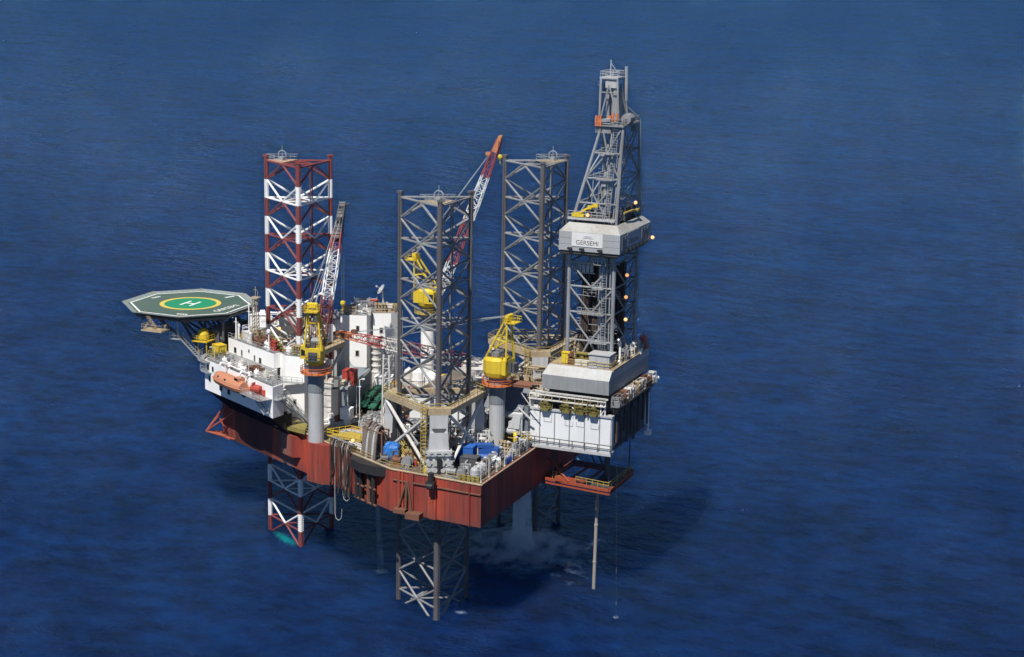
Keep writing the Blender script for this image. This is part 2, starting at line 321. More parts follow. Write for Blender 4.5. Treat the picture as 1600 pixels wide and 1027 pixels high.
# hose bundle hung over the port side
for i in range(26):
    x = 19.8+i*.225+random.uniform(-.1, .1); y = hull_y(x)-.55-random.random()*.4; zb = random.uniform(18.6, 21.2) if i not in (6, 7) else 15.2
    mb = MB(); pts = [(x+.1, y+1.6, DZ+.9), (x, y+.6, DZ+1.2), (x, y, DZ+.5), (x+random.uniform(-.25, .25), y, 23), (x+random.uniform(-.35, .35), y, zb)]
    if i in (6, 14):
        e = pts[-1]; pts += [(e[0]+.2, e[1], e[2]-.9), (e[0]+.75, e[1], e[2]-1.2), (e[0]+1.25, e[1], e[2]-.7), (e[0]+1.4, e[1], e[2]+1.0)]
    mb.path(pts, random.choice((.05, .07, .10)), 5); mb.build('hanging_hose', [BLACK, PIPEB, HOSE, BLACK, RUST][i % 5] if i not in (6, 14, 20) else LGREY, hull)
mb = MB()
for i in range(13): mb.lathe((19.7+i*.45, hull_y(19.7+i*.45)+.9, DZ+1.05), [(.0, -.15), (.26, -.12), (.26, .12), (0, .15)], 8, axis='x')
mb.tube((19.5, hull_y(19.5)+.9, DZ+1.05), (25.4, hull_y(25.4)+.9, DZ+1.05), .1, 5)
mb.build('hose_saddle', GREY, hull)

# ================================================================ lattice legs
CH = 12/math.sqrt(3); TH = [R(-60-1.28), R(60-1.28), R(180-1.28)]
def lattice_leg(c, node_top, top, cols, label, plate_at, banded):
    t = thing('truss_tower', label, 'truss tower', (c[0], c[1], -6), 'triangular lattice legs of the rig')
    ap = [(c[0]+CH*math.cos(a), c[1]+CH*math.sin(a)) for a in TH]; B = 7.02
    zs = [node_top-k*B for k in range(12)]                                   # nodes
    for x, y in ap:
        mb = MB(); brk = []
        z = top; 
        if banded:
            cuts = [top]+[q for zz in zs for q in (zz, zz-B/2)]; cuts = [q for q in cuts if q > -7]+[-7]
            for i, (a, b_) in enumerate(zip(cuts, cuts[1:])): mb.tube((x, y, a), (x, y, b_), .43, 10, mi=(i % 2))
        else: mb.tube((x, y, top), (x, y, -7), .43, 10)
        # rack teeth down both sides of the chord, facing away from the leg's middle
        ang = math.atan2(y-c[1], x-c[0]); ux, uy = math.cos(ang), math.sin(ang)
        zz = top-1
        while zz > -2:
            band = 0
            if banded:
                ph = (node_top-zz) % B; band = 1 if (zz < node_top and ph < B/2) else 0
            mb.box((x, y, zz), (.22, 1.12, .16), ang, mi=band); zz -= .42
        mb.box((x, y, top+.18), (1.0, 1.0, .36), ang, mi=0)
        mb.build('chord', [cols[0], cols[1]] if banded else [cols[0]], t)
    mids = {}
    for i in range(3):
        p, q = ap[i], ap[(i+1) % 3]; m = ((p[0]+q[0])/2, (p[1]+q[1])/2); mb = MB(); r = .20
        W, D = (1, 0) if banded else (0, 0)
        # top half bay
        z0 = node_top+B/2
        mb.tube((*p, z0), (*q, z0), r, 6, mi=D)
        mb.tube((*m, z0), (*p, node_top), r, 6, mi=D); mb.tube((*m, z0), (*q, node_top), r, 6, mi=D)
        for k, z in enumerate(zs):
            if z-B < -12: break
            zc = z-B/2
            for e in (p, q):
                mb.tube((*e, z), (*m, zc), r, 6, mi=W); mb.tube((*m, zc), (*e, z-B), r, 6, mi=D)
                mb.tube((*e, zc), (*m, zc), r*.92, 6, mi=(W if k % 2 == 0 else D))
        mb.build('lattice_face', [cols[2], cols[3]] if banded else [cols[2]], t)
    ms = [((ap[i][0]+ap[(i+1) % 3][0])/2, (ap[i][1]+ap[(i+1) % 3][1])/2) for i in range(3)]
    for k, z in enumerate([node_top+B]+zs):
        mb = MB()
        for i in range(3): mb.tube((*ms[i], z-B/2), (*ms[(i+1) % 3], z-B/2), .15, 5, mi=(1 if banded and k % 2 else 0))
        mb.build('inner_bracing', [cols[2], cols[3]] if banded else [cols[2]], t)
    # water pipes on one inner side
    m = ms[0]; d = Vector((c[0]-m[0], c[1]-m[1])).normalized()
    for s in (-.35, .35): mb = MB(); mb.tube((m[0]+d.x*.7-d.y*s, m[1]+d.y*.7+d.x*s, top-1), (m[0]+d.x*.7-d.y*s, m[1]+d.y*.7+d.x*s, 30), .12, 6); mb.build('water_pipe', cols[2], t)
    # top platform between two mid faces and a chord
    a = ap[plate_at]; m1, m2 = ms[plate_at], ms[plate_at-1]; z0 = node_top+B/2+.12
    mb = MB(); mb.prism([a, m1, m2], z0, z0+.14); mb.build('top_platform', BEIGE if not banded else mat('pale_tan_deck', (.50, .33, .22), dirt=.3, dcol=(.3, .2, .14), streak=False), t)
    mb = MB(); mb.rail([(*a, z0+.14), (*m1, z0+.14), (*m2, z0+.14)], 1.0, .05, 1.4, True)
    cx, cy = (a[0]+m1[0]+m2[0])/3, (a[1]+m1[1]+m2[1])/3
    mb.path([(cx-.8, cy, z0), (cx-.8, cy, z0+1.6), (cx-.3, cy, z0+2), (cx+.3, cy, z0+2), (cx+.8, cy, z0+1.6), (cx+.8, cy, z0)], .09, 5); mb.box((cx, cy, z0+.5), (.8, .8, .8)); mb.tube((cx, cy, z0), (cx, cy, z0+2.9), .05, 4)
    mb.build('platform_railing', STEEL, t)
    return t
A0, M0, R0 = (0, 0), (39.27, -22.96), (39.27, 22.96)
lattice_leg(A0, 69.7, 74.0, (LEGRED, LEGWHITE, LEGRED, LEGWHITE), 'red and white banded lattice leg rising behind the helideck', 2, True)
lattice_leg(M0, 68.75, 73.0, (LEGGREY, LEGGREY, BRACEGREY), 'dark grey lattice leg nearest the viewer with a flat plate at its top', 0, False)
lattice_leg(R0, 69.7, 74.0, (LEGGREY, LEGGREY, BRACEGREY), 'far grey lattice leg standing beside the derrick', 1, False)

# ================================================================ jack houses
def jack_house(c, label, full):
    t = thing('jack_house', label, 'jacking tower', (c[0], c[1], DZ), 'jacking towers around the rig legs')
    def ringpoly(r, cut):
        out = []
        for a in sorted(TH, key=lambda q: q % (2*math.pi)):
            for s in (-1, 1): out.append((c[0]+r*math.cos(a)-s*cut*math.sin(a), c[1]+r*math.sin(a)+s*cut*math.cos(a)))
        return out
    o, i_ = ringpoly(9.0, 2.0), ringpoly(6.9, 1.7); mb = MB(); n = len(o)
    vs = [(*p, z) for z in (37.3, 38.2) for p in o]+[(*p, z) for z in (37.3, 38.2) for p in i_]
    fs = []
    for k in range(n):
        j = (k+1) % n; fs += [(k, j, n+j, n+k), (2*n+j, 2*n+k, 3*n+k, 3*n+j), (n+k, n+j, 3*n+j, 3*n+k), (j, k, 2*n+k, 2*n+j)]
    mb.add(vs, fs); mb.build('ring_beam', BEIGE, t)
    mb = MB(); mb.rail([(*p, 38.2) for p in o], 1.1, .05, 1.5, True); mb.build('ring_railing', YRAIL, t)
    for a in TH:
        ux, uy = math.cos(a), math.sin(a); at = lambda d, s=0: (c[0]+ux*d-uy*s, c[1]+uy*d+ux*s)
        col = None
        mb = MB()
        def blk(d0, d1, w0, z0, w1, z1, mi=0, dd=0): mb.loft([[(*at(d0, -w0), z0), (*at(d1+dd, -w0), z0), (*at(d1+dd, w0), z0), (*at(d0, w0), z0)], [(*at(d0, -w1), z1), (*at(d1, -w1), z1), (*at(d1, w1), z1), (*at(d0, w1), z1)]], True, mi)
        blk(7.45, 9.0, 1.5, 34.3, 1.55, 37.29); blk(7.45, 9.2, 1.75, 31.2, 1.5, 34.3)
        blk(7.45, 9.6, 2.25, 30.3, 2.25, 31.2); blk(7.45, 9.3, 2.1, 29.5, 2.1, 30.3); blk(7.45, 9.9, 2.5, DZ+.05, 2.5, 28.5); blk(7.45, 9.5, 2.35, 28.5, 2.3, 29.5)
        mb.build('jack_case', LGREY if a != TH[0] else mat('jack_case_paint', (.50, .51, .52), dirt=.45, dcol=(.24, .2, .17)), t)
        mb = MB(); v = [(*at(9.12, -1.2), 35.0), (*at(9.12, 1.2), 35.0), (*at(9.2, .55), 34.1), (*at(9.2, -.55), 34.1)]
        mb.add(v+[(p[0]-ux*.3, p[1]-uy*.3, p[2]) for p in v], [(0, 1, 2, 3), (7, 6, 5, 4), (0, 4, 5, 1), (1, 5, 6, 2), (2, 6, 7, 3), (3, 7, 4, 0)]); mb.build('guide_recess', DGREY, t)
        mb = MB()
        for s in (-1.7, -.65, .65, 1.7):
            for z in (28.0, 29.1, 30.75): p = at(9.2, s); q = at(10.15, s); mb.tube((*p, z), (*q, z), .42 if z < 30 else .3, 8)
        for z in (28.55, 29.6, 31.25): mb.tube((*at(9.95, -2.6), z), (*at(9.95, 2.6), z), .07, 4)
        mb.build('pinion_gearbox', LGREY, t)
        mb = MB(); mb.tube((*at(10.1, 0), 27.4), (*at(10.1, 0), 30.2), .3, 6); mb.box((*at(10.05, .1), 29.2), (.5, .9, 1.4), a); mb.build('cable_drop', BLACK, t)
    # cross bracing between columns
    for k in range(3):
        a, b2 = TH[k], TH[(k+1) % 3]
        P = lambda a, s, r=8.5: (c[0]+r*math.cos(a)-s*1.9*math.sin(a), c[1]+r*math.sin(a)+s*1.9*math.cos(a))
        p, q = P(a, 1), P(b2, -1)
        for u, v2 in ((p, q), (q, p)):
            mb = MB(); mb.tube((*u, 37.0), (*v2, DZ+.6), .30, 8); mb.build('cross_brace', OFFW, t)
    a = TH[0]; ux, uy = math.cos(a), math.sin(a); p = (c[0]+ux*9.1+uy*2.5, c[1]+uy*9.1-ux*2.5)
    mb = MB()
    for dx, dy in ((-.45, -.3), (.45, -.3), (.45, .3), (-.45, .3)): mb.tube((p[0]+dx, p[1]+dy, DZ), (p[0]+dx, p[1]+dy, 39.2), .06, 4)
    z = DZ+.3
    while z < 39: mb.path([(p[0]-.45, p[1]-.3, z), (p[0]+.45, p[1]-.3, z), (p[0]+.45, p[1]+.3, z), (p[0]-.45, p[1]+.3, z), (p[0]-.45, p[1]-.3, z)], .05, 4); z += .6
    mb.build('caged_ladder', YRAIL, t)
jack_house(M0, 'pale jacking tower with crossed braces around the near dark grey leg', True)
jack_house(R0, 'jacking tower with ring walkway around the far leg next to the derrick', True)
jack_house(A0, 'jacking tower hidden among white deckhouses around the red and white leg', False)
# ================================================================ helideck
HC = (-24.1, -.2); HZ = 44.0
def octo(r): return [(HC[0]+r/math.cos(R(22.5))*math.cos(R(22.5+45*k)), HC[1]+r/math.cos(R(22.5))*math.sin(R(22.5+45*k))) for k in range(8)]
hd = thing('helideck', 'octagonal dark green helideck with a white H in a bright green circle', 'helideck', (HC[0], HC[1], HZ-1))
mb = MB(); mb.prism(octo(11.2), HZ-.45, HZ); mb.build('landing_deck', HGREEN, hd)
def annulus(mb, r0, r1, z, n=72):
    vs = []; fs = []
    for k in range(n):
        t = 2*math.pi*k/n; vs += [(HC[0]+r0*math.cos(t), HC[1]+r0*math.sin(t), z), (HC[0]+r1*math.cos(t), HC[1]+r1*math.sin(t), z)]
    for k in range(n): a, b2 = 2*k, 2*((k+1) % n); fs.append((a, a+1, b2+1, b2))
    return mb.add(vs, fs)
mb = MB(); annulus(mb, 0.01, 5.05, HZ+.012); oc = mb.build('touchdown_circle', HGREEN2, hd)
mb = MB(); annulus(mb, 5.05, 5.95, HZ+.016); mb.build('aiming_ring', HYEL, hd)
mb = MB()
ux, uy = Vector((0, 1)), Vector((1, 0))           # uprights run along y
for s in (-1.05, 1.05): mb.bb(HC[0]+s-.24, HC[0]+s+.24, HC[1]-2.0, HC[1]+2.0, HZ+.02, HZ+.028)
mb.bb(HC[0]-.8, HC[0]+.8, HC[1]-.24, HC[1]+.24, HZ+.02, HZ+.028); mb.build('letter_h', WMARK, oc)
mb = MB(); o1, o2 = octo(10.95), octo(10.6)
for k in range(8):
    j = (k+1) % 8; mb.add([(*o1[k], HZ+.014), (*o1[j], HZ+.014), (*o2[j], HZ+.014), (*o2[k], HZ+.014)], [(0, 1, 2, 3)])
mb.build('perimeter_line', WMARK, hd)
text_mesh('GERSEMI', 1.9, WMARK, 'name_lettering', hd, (-15.5, -.9, HZ+.03), (.12, 1, 0), (-1, .12, 0), .003, squash=1.0)
mb = MB()
for x, y, a in ((-20.2, -9.3, .2), (-33.2, 1.6, 1.3), (-20.6, 8.6, 1.2)):
    for k in range(4): mb.box((x+math.cos(a)*(k-1.5)*.55, y+math.sin(a)*(k-1.5)*.55, HZ+.02), (.38, .7, .012), a)
mb.build('small_marking', WMARK, hd)
mb = MB(); o1, o2 = octo(11.25), octo(12.3)
for k in range(8):
    j = (k+1) % 8; mb.loft([[(*o1[k], HZ-.18), (*o1[j], HZ-.18), (*o2[j], HZ+.1), (*o2[k], HZ+.1)], [(*o1[k], HZ-.1), (*o1[j], HZ-.1), (*o2[j], HZ+.18), (*o2[k], HZ+.18)]])
mb.build('safety_net', NET, hd)
mb = MB()
for k in range(8):
    j = (k+1) % 8; mb.tube((*o2[k], HZ+.18), (*o2[j], HZ+.18), .07, 4)
    for i in range(9):
        f = i/9; a = Vector((*o1[k], HZ-.08)).lerp(Vector((*o1[j], HZ-.08)), f); b2 = Vector((*o2[k], HZ+.2)).lerp(Vector((*o2[j], HZ+.2)), f); mb.tube(a, b2, .05, 4)
mb.build('net_frame', STEEL, hd)
mb = MB(); o3 = octo(11.1)
for k in range(8):
    j = (k+1) % 8; mb.tube((*o3[k], HZ-.8), (*o3[j], HZ-.8), .28, 4)
for y in (-8, -4.8, -1.6, 1.6, 4.8, 8):
    hw = 11 if abs(y) < 4.6 else 11-(abs(y)-4.6); mb.box((HC[0], y, HZ-.95), (2*hw, .3, 1.0))
for x in (-33, -28, -24, -19, -15): hw = 11 if abs(x-HC[0]) < 4.6 else 11-(abs(x-HC[0])-4.6); mb.box((x, HC[1], HZ-1.1), (.3, 2*hw, .7))
mb.build('deck_girders', DGREY, hd)
mb = MB()
for s in (-1, 1):
    top = [(-30, s*4.8, HZ-1.4), (-24, s*4.8, HZ-1.4), (-18, s*4.8, HZ-1.4), (-14, s*4.8, HZ-1.4)]; bot = [(-18.3, s*4.2, 34), (-18.3, s*4.2, 37.5), (-14, s*4.8, 38.5)]
    for a, b2 in ((0, 0), (1, 0), (1, 1), (2, 1), (2, 2), (3, 2)): mb.tube(top[a], bot[b2], .28, 8)
    mb.tube(top[0], top[3], .25, 6); mb.tube(bot[0], bot[1], .25, 6); mb.tube(bot[1], bot[2], .2, 6)
for a in ((-30, HZ-1.4), (-24, HZ-1.4), (-18, HZ-1.4)): mb.tube((a[0], -4.8, a[1]), (a[0], 4.8, a[1]), .2, 6)
mb.tube((-18.3, -4.2, 36), (-18.3, 4.2, 38.5), .2, 6); mb.tube((-24, -4.8, HZ-1.4), (-18.3, 4.2, 35), .2, 6); mb.tube((-24, 4.8, HZ-1.4), (-18.3, -4.2, 35), .2, 6)
mb.build('support_truss', DGREY, hd)
mb = MB(); mb.box((-24.6, -11.8, 41.0), (4.6, 3.0, .2)); 
for i in range(8): mb.box((-26.6+i*.26, -11.6, HZ-.2-i*.34), (.28, 1.1, .05))
mb.rail([(-26.8, -10.4, 41.1), (-26.8, -13.2, 41.1), (-22.4, -13.2, 41.1), (-22.4, -10.4, 41.1)], 1.1, .05, 1.0)
mb.rail([(-26.6, -12.2, HZ-.2), (-24.4, -12.2, 41.1)], 1.0, .05, .8)
for x in (-26.6, -22.6): mb.tube((x, -13, 41), (x, -9.5, HZ-1), .1, 5)
mb.build('access_platform', BEIGE, hd)
mb = MB()
for i in range(17): f = i/17; mb.box((-20.6+f*6.4*.87, -9.0+f*1.4, 39.2-f*6.0), (.5, 1.1, .06), -.1)
for s in (-.55, .55): mb.tube((-20.6, -9+s, 39.2), (-14.9, -7.6+s, 33.2), .12, 5); mb.tube((-20.6, -9+s, 40.2), (-14.9, -7.6+s, 34.2), .05, 4)
for i in range(6):
    f = i/5; 
    for s in (-.55, .55): mb.tube((-20.6+f*5.7, -9+s+f*1.4, 39.2-f*6), (-20.6+f*5.7, -9+s+f*1.4, 40.2-f*6), .05, 4)
mb.box((-21.6, -8.8, 39.1), (2.4, 2.4, .16)); mb.rail([(-22.7, -7.7, 39.2), (-22.7, -9.9, 39.2), (-20.7, -9.9, 39.2)], 1.1, .05, 1); mb.tube((-21.6, -8.8, 39.1), (-21.6, -8.8, HZ-.9), .12, 5)
mb.build('access_stairway', STEEL, hd)
for k in range(8):
    mb = MB(); p = octo(11.6)[k]; mb.tube((*p, HZ), (*p, HZ+.5), .1, 6); mb.build('edge_light', YRAIL, hd)

# ================================================================ accommodation
ac = thing('accommodation_block', 'white crew accommodation wrapped around the bow under the helideck', 'accommodation', (-7, -8, 28.5))
def wall_part(name, poly, z0, z1, m=WHITE, label=None, roof=True):
    mb = MB(); mb.prism(poly, z0, z1); o = mb.build(name, m, ac, label)
    if roof:
        cx = sum(p[0] for p in poly)/len(poly); cy = sum(p[1] for p in poly)/len(poly); ip = [(cx+(x-cx)*.97, cy+(y-cy)*.97) for x, y in poly]
        mb = MB(); mb.prism(ip, z1, z1+.04); mb.build('roof_deck', GREY, ac)
    return o
LOWP = [(-15.2, -.1), (-14.7, -8.6), (-14.2, -11.2), (7.6, -23.6), (8.0, -20.5), (1.6, -15.6), (1.6, -11.4), (-9.6, -5.4), (-9.6, -.1)]
LOWS = [(x, -y) for x, y in LOWP]
wall_part('lower_wall', LOWP, 30.45, 36.2); wall_part('lower_wall', LOWS, 30.45, 36.2)
wall_part('bow_wall', [(-17.6, -5.5), (-14.5, -5.5), (-14.5, 5.5), (-17.6, 5.5)], 36.3, 40.6, DGREY)  # dark grey stands in for the shade on the bow house under the helideck
wall_part('base_wall', [(-12, -4.5), (1.4, -11.8), (1.4, -10.6), (-9.2, -4.2), (-9.2, 4.2), (-12, 4.5)], DZ+.05, 30.44, OFFW, roof=False)
UP = [(-13.4, -3.9), (1.0, -11.6), (1.9, -9.9), (-8.4, -4.4), (-9.0, .5), (-13.6, .5)]
wall_part('upper_wall', UP, 36.25, 39.0)
wall_part('upper_wall', [(x, -y+1.1) for x, y in UP], 36.25, 40.2)
wall_part('aft_wall', [(1.5, -10.2), (3.35, -11.55), (7.35, -11.55), (7.35, -8.2), (4.6, -8.2), (2.6, -9.3)], DZ+.05, 39.0)
wall_part('aft_wall', [(2.4, 12.1), (7.5, 13.5), (7.3, 16.2), (7.6, 20.6), (.5, 19.5), (1, 12.8)], DZ+.05, 42.0)
wall_part('aft_wall', [(7.85, 15.6), (11.0, 17.2), (11.9, 20.6), (8, 20.8)], DZ+.05, 42.15)
wall_part('aft_wall', [(-2.5, 10.2), (2.35, 12.5), (.9, 16.5), (-3, 16)], 36.25, 41.0)
# overhang brackets
mb = MB(); d = Vector((.869, -.495))
for i in range(15):
    t0 = 2+i*1.55; x, y = -14.2+d.x*t0, -11.2+d.y*t0
    mb.add([(x, y, 30.4), (x-.25, y-.14, 30.4), (x+2.3, y+4.2, 30.4), (x+2.3, y+4.2, 26.2), (x+2.05, y+4.05, 26.2)], [(0, 1, 2), (0, 2, 3), (1, 4, 3, 2), (0, 3, 4, 1)])
mb.build('overhang_bracket', BLACK, ac)
mb = MB(); mb.prism([(-13.9, -10.9), (7.2, -23.0), (7.4, -20.7), (3.0, -17.4), (-12.8, -8.2)], 30.2, 30.44); mb.build('overhang_soffit', DGREY, ac)
# windows: (origin on wall, direction, list of (t, z, w, h))
def windows(o, dr, lst, nrm):
    dr = Vector(dr).normalized(); nrm = Vector(nrm).normalized(); a = math.atan2(dr.y, dr.x)
    for t, z, ww, hh in lst:
        p = Vector(o)+dr*t; mb = MB()
        mb.box((p.x+nrm.x*.03, p.y+nrm.y*.03, z), (ww+.3, .06, hh+.3), a); f = mb.build('window', OFFW, ac)
        mb = MB(); mb.box((p.x+nrm.x*.06, p.y+nrm.y*.06, z), (ww, .06, hh), a); mb.build('pane', GLASS, f)
TP = (-.495, -.869)
windows((-13.4, -3.9), (14.4, -7.7), [(2.6, 37.1, .75, 1.0), (5.0, 37.0, .35, 1.0), (7.6, 37.9, .35, .4), (9.6, 36.9, .35, 1.0), (11.6, 36.8, .75, 1.0)], TP)
windows((-14.2, -11.2), (.869, -.495), [(1.4, 35.0, .7, .9), (2.0, 32.9, .7, 1.0), (6.2, 32.3, 1.0, 1.5), (9.2, 32.0, .9, 1.1), (3.2, 35.0, .6, .9)], TP)
windows((3.35, -11.55), (1, 0), [(2, 30.4, .55, .9)], (0, -1))
windows((2.4, 12.1), (5.1, 1.4), [(3.5, 39.4, .55, 1.0), (3.4, 34.4, .6, 1.0), (1.6, 38.1, .5, .9), (4.3, 30.5, .5, .8)], (.26, -.96))
windows((7.85, 15.6), (3.15, 1.6), [(1.6, 38.7, .6, 1.0)], (.45, -.89))
windows((-13.4, 5), (14.4, 7.7), [(2, 38, .8, 1.1), (6, 38, .8, 1.1), (10, 38, .8, 1.1)], (.47, -.87))
# galleries and rails
def gallery(pts, z, wd, m=LGREY, off=(0, 0)):
    mb = MB(); P = [Vector(p) for p in pts]
    for a, b2 in zip(P, P[1:]):
        dd = (b2-a).normalized(); n = Vector((dd.y, -dd.x)); q = [a, b2, b2+n*wd, a+n*wd]; mb.prism([(v.x, v.y) for v in q], z-.12, z); 
        mb.rail([(q[3].x, q[3].y, z), (q[2].x, q[2].y, z)], 1.1, .05, 1.2)
    mb.build('gallery', m, ac)
gallery([(-16, -4), (-15.4, -9), (-14.4, -11.1), (-12.4, -12.2)], 36.2, 1.2, STEEL)
gallery([(-15.0, -8.0), (-14.2, -11.2), (-12.0, -12.5)], 34.2, .9, STEEL)
gallery([(-1.2, -18.6), (7.4, -23.5)], 34.0, 2.6, STEEL)
gallery([(7.5, -23.3), (8.3, -20.4)], 33.9, 1.2, STEEL)
gallery([(2.2, -12.4), (7.6, -11.7)], 34.4, 1.2, STEEL)
mb = MB()
mb.rail([(-13.4, -3.9, 39), (1, -11.6, 39)], 1.1, .05, 1.3); mb.build('roof_railing', STEEL, ac); mb = MB(); mb.rail([(3.3, -11.5, 39), (7.3, -11.5, 39), (7.3, -8.3, 39)], 1.1, .05, 1.2)
mb.build('roof_railing', STEEL, ac); mb = MB(); mb.rail([(2.5, 12.2, 42), (7.5, 13.6, 42)], 1.1, .05, 1.3); mb.build('roof_railing', STEEL, ac); mb = MB(); mb.rail([(-15, -7.9, 36.2), (-14, -11.1, 36.2), (7.4, -23.3, 36.2), (7.8, -20.5, 36.2), (1.6, -15.5, 36.2)], 1.1, .05, 1.3)
mb.build('roof_railing', STEEL, ac)
# outside stairs
mb = MB()
def stairs(mb, a, b2, wd, n):
    a, b2 = Vector(a), Vector(b2); dd = (b2-a); hd_ = Vector((dd.x, dd.y, 0)).normalized(); sd = Vector((-hd_.y, hd_.x, 0)); an = math.atan2(hd_.y, hd_.x)
    for i in range(n): p = a+dd*((i+.5)/n); mb.box(p, (.3, wd, .05), an)
    for s in (-wd/2, wd/2):
        mb.tube(a+sd*s, b2+sd*s, .11, 4); mb.tube(a+sd*s+Vector((0, 0, 1)), b2+sd*s+Vector((0, 0, 1)), .05, 4)
        for i in range(5): p = a+dd*(i/4)+sd*s; mb.tube(p, p+Vector((0, 0, 1)), .045, 4)
stairs(mb, (8.4, -22.4, 34.0), (9.2, -18.6, 30.6), 1.0, 9); stairs(mb, (4.4, -13.2, 31.6), (8.4, -13.2, 27.5), 1.0, 12); stairs(mb, (3.0, -22.2, 34), (6.6, -24.2, 31.2), .9, 9); stairs(mb, (9.2, -18.2, 30.8), (10.6, -15.4, 27.5), .9, 9)
mb.build('outside_stairs', STEEL, ac)
mb = MB(); mb.prism([(4.8, -18.5), (8.4, -19.6), (12.5, -20.8), (11, -17), (7.2, -15)], 27.36, 28.2); mb.build('aft_side_step', OLIVE, ac)
mb = MB(); mb.box((4.8, -17.0, 30.9), (2.4, 2.4, 5.9)); mb.build('stair_lobby', OFFW, ac)

# ================================================================ lifeboat, davit, rafts
lb = thing('lifeboat', 'orange enclosed lifeboat hung in davits on the white accommodation side', 'lifeboat', (-4, -18.9, 33.4))
c = Vector((-4.0, -18.9, 34.7)); ax = Vector((.869, -.495, -.02)).normalized(); sd = Vector((.495, .869, 0)); up = Vector((0, 0, 1))
prof = [(-5.6, .15, .5), (-5.2, .8, .75), (-4, 1.35, .95), (-2, 1.6, 1), (1, 1.65, 1), (3.6, 1.5, .97), (4.9, 1.2, .9), (5.3, 1.05, .85)]
def sect(k, lo, hi, n=9, top=1.0):
    t, wv, h = k; out = []
    for i in range(n):
        f = math.pi*i/(n-1); out.append(tuple(c+ax*t+sd*(wv*math.cos(f))+up*((-1.25 if lo else 1.35*top)*h*math.sin(f)*(1 if abs(math.cos(f)) < .99 else 0))))
    return out
mb = MB(); mb.loft([sect(k, True, False) for k in prof]); hullp = mb.build('boat_hull', LBOAT, lb, smooth=False)
mb = MB(); mb.loft([[p for p in sect((k[0]*.94, k[1]*.93, k[2]), False, True)] for k in prof]); mb.build('canopy', LBOAT, lb)
mb = MB(); p = c+ax*3.4+up*1.3; mb.box(p, (1.6, 1.4, .9), math.atan2(ax.y, ax.x)); mb.build('wheelhouse', LBOAT, lb)
mb = MB()
for s in (-1, 1): mb.box(c+ax*3.4+up*1.45-sd*.72, (1.1, .05, .4), math.atan2(ax.y, ax.x))
mb.box(c+ax*.3+up*.75-sd*1.28, (.5, .16, .35), math.atan2(ax.y, ax.x)); mb.box(c-ax*2.4+up*.75-sd*1.18, (.4, .16, .3), math.atan2(ax.y, ax.x)); mb.build('hatch_window', GLASS, lb)
mb = MB(); mb.tube(c+ax*5.2-up*.9, c+ax*5.2-up*1.5, .3, 6); mb.box(c+ax*5.1-up*1.0, (.5, .9, .7), math.atan2(ax.y, ax.x)); mb.build('rudder', DGREY, lb)
mb = MB()
for k in (0, 1):
    a = [tuple(c+ax*prof[i][0]+sd*(-1)**(k)*prof[i][1]*1.02) for i in range(len(prof))]; mb.path(a, .08, 4)
mb.build('fender_rail', LBOAT, lb)
dv = thing('davit', 'white twin arm davit holding the orange lifeboat', 'davit', (-3, -17, 33))
for tt in (-3.6, 3.9):
    b0 = c+ax*tt+sd*1.9; mb = MB(); mb.path([b0-up*2.0, b0+up*2.2, b0-sd*1.7+up*2.9, b0-sd*2.1+up*2.4], .2, 6); mb.tube(b0-sd*2.0+up*2.4, b0-sd*1.9+up*1.2, .05, 4); mb.box(b0+up*2.3, (.7, .7, .7), .5); mb.tube(b0-up*.2, b0-sd*1.2+up*2.7, .12, 5); mb.build('arm', WHITE, dv)
mb = MB(); mb.tube(c+ax*-3.6+sd*1.9+up*2.2, c+ax*3.9+sd*1.9+up*2.2, .14, 6); mb.lathe(tuple(c+ax*1+sd*2.3+up*2.4), [(0, -.6), (.5, -.55), (.5, .55), (0, .6)], 10, axis='x'); mb.build('winch_beam', WHITE, dv)
mb = MB(); cc = (3.4, -22.3, 34.1)
mb.lathe((cc[0], cc[1], cc[2]+1.1), [(.0, -1.1), (.62, -.95), (.72, 0), (.62, .95), (0, 1.1)], 10, axis='x'); mb.box((cc[0], cc[1], cc[2]+.3), (1.6, .3, .6)); mb.box((cc[0]-.5, cc[1], cc[2]+1.9), (.3, .9, .5)); mb.tube((cc[0]+1.6, cc[1], cc[2]), (cc[0]+1.6, cc[1], cc[2]+1.0), .4, 8)
solo('life_raft', 'bright red life raft canister on the side gallery beside the orange lifeboat', 'life raft', mb, RED)
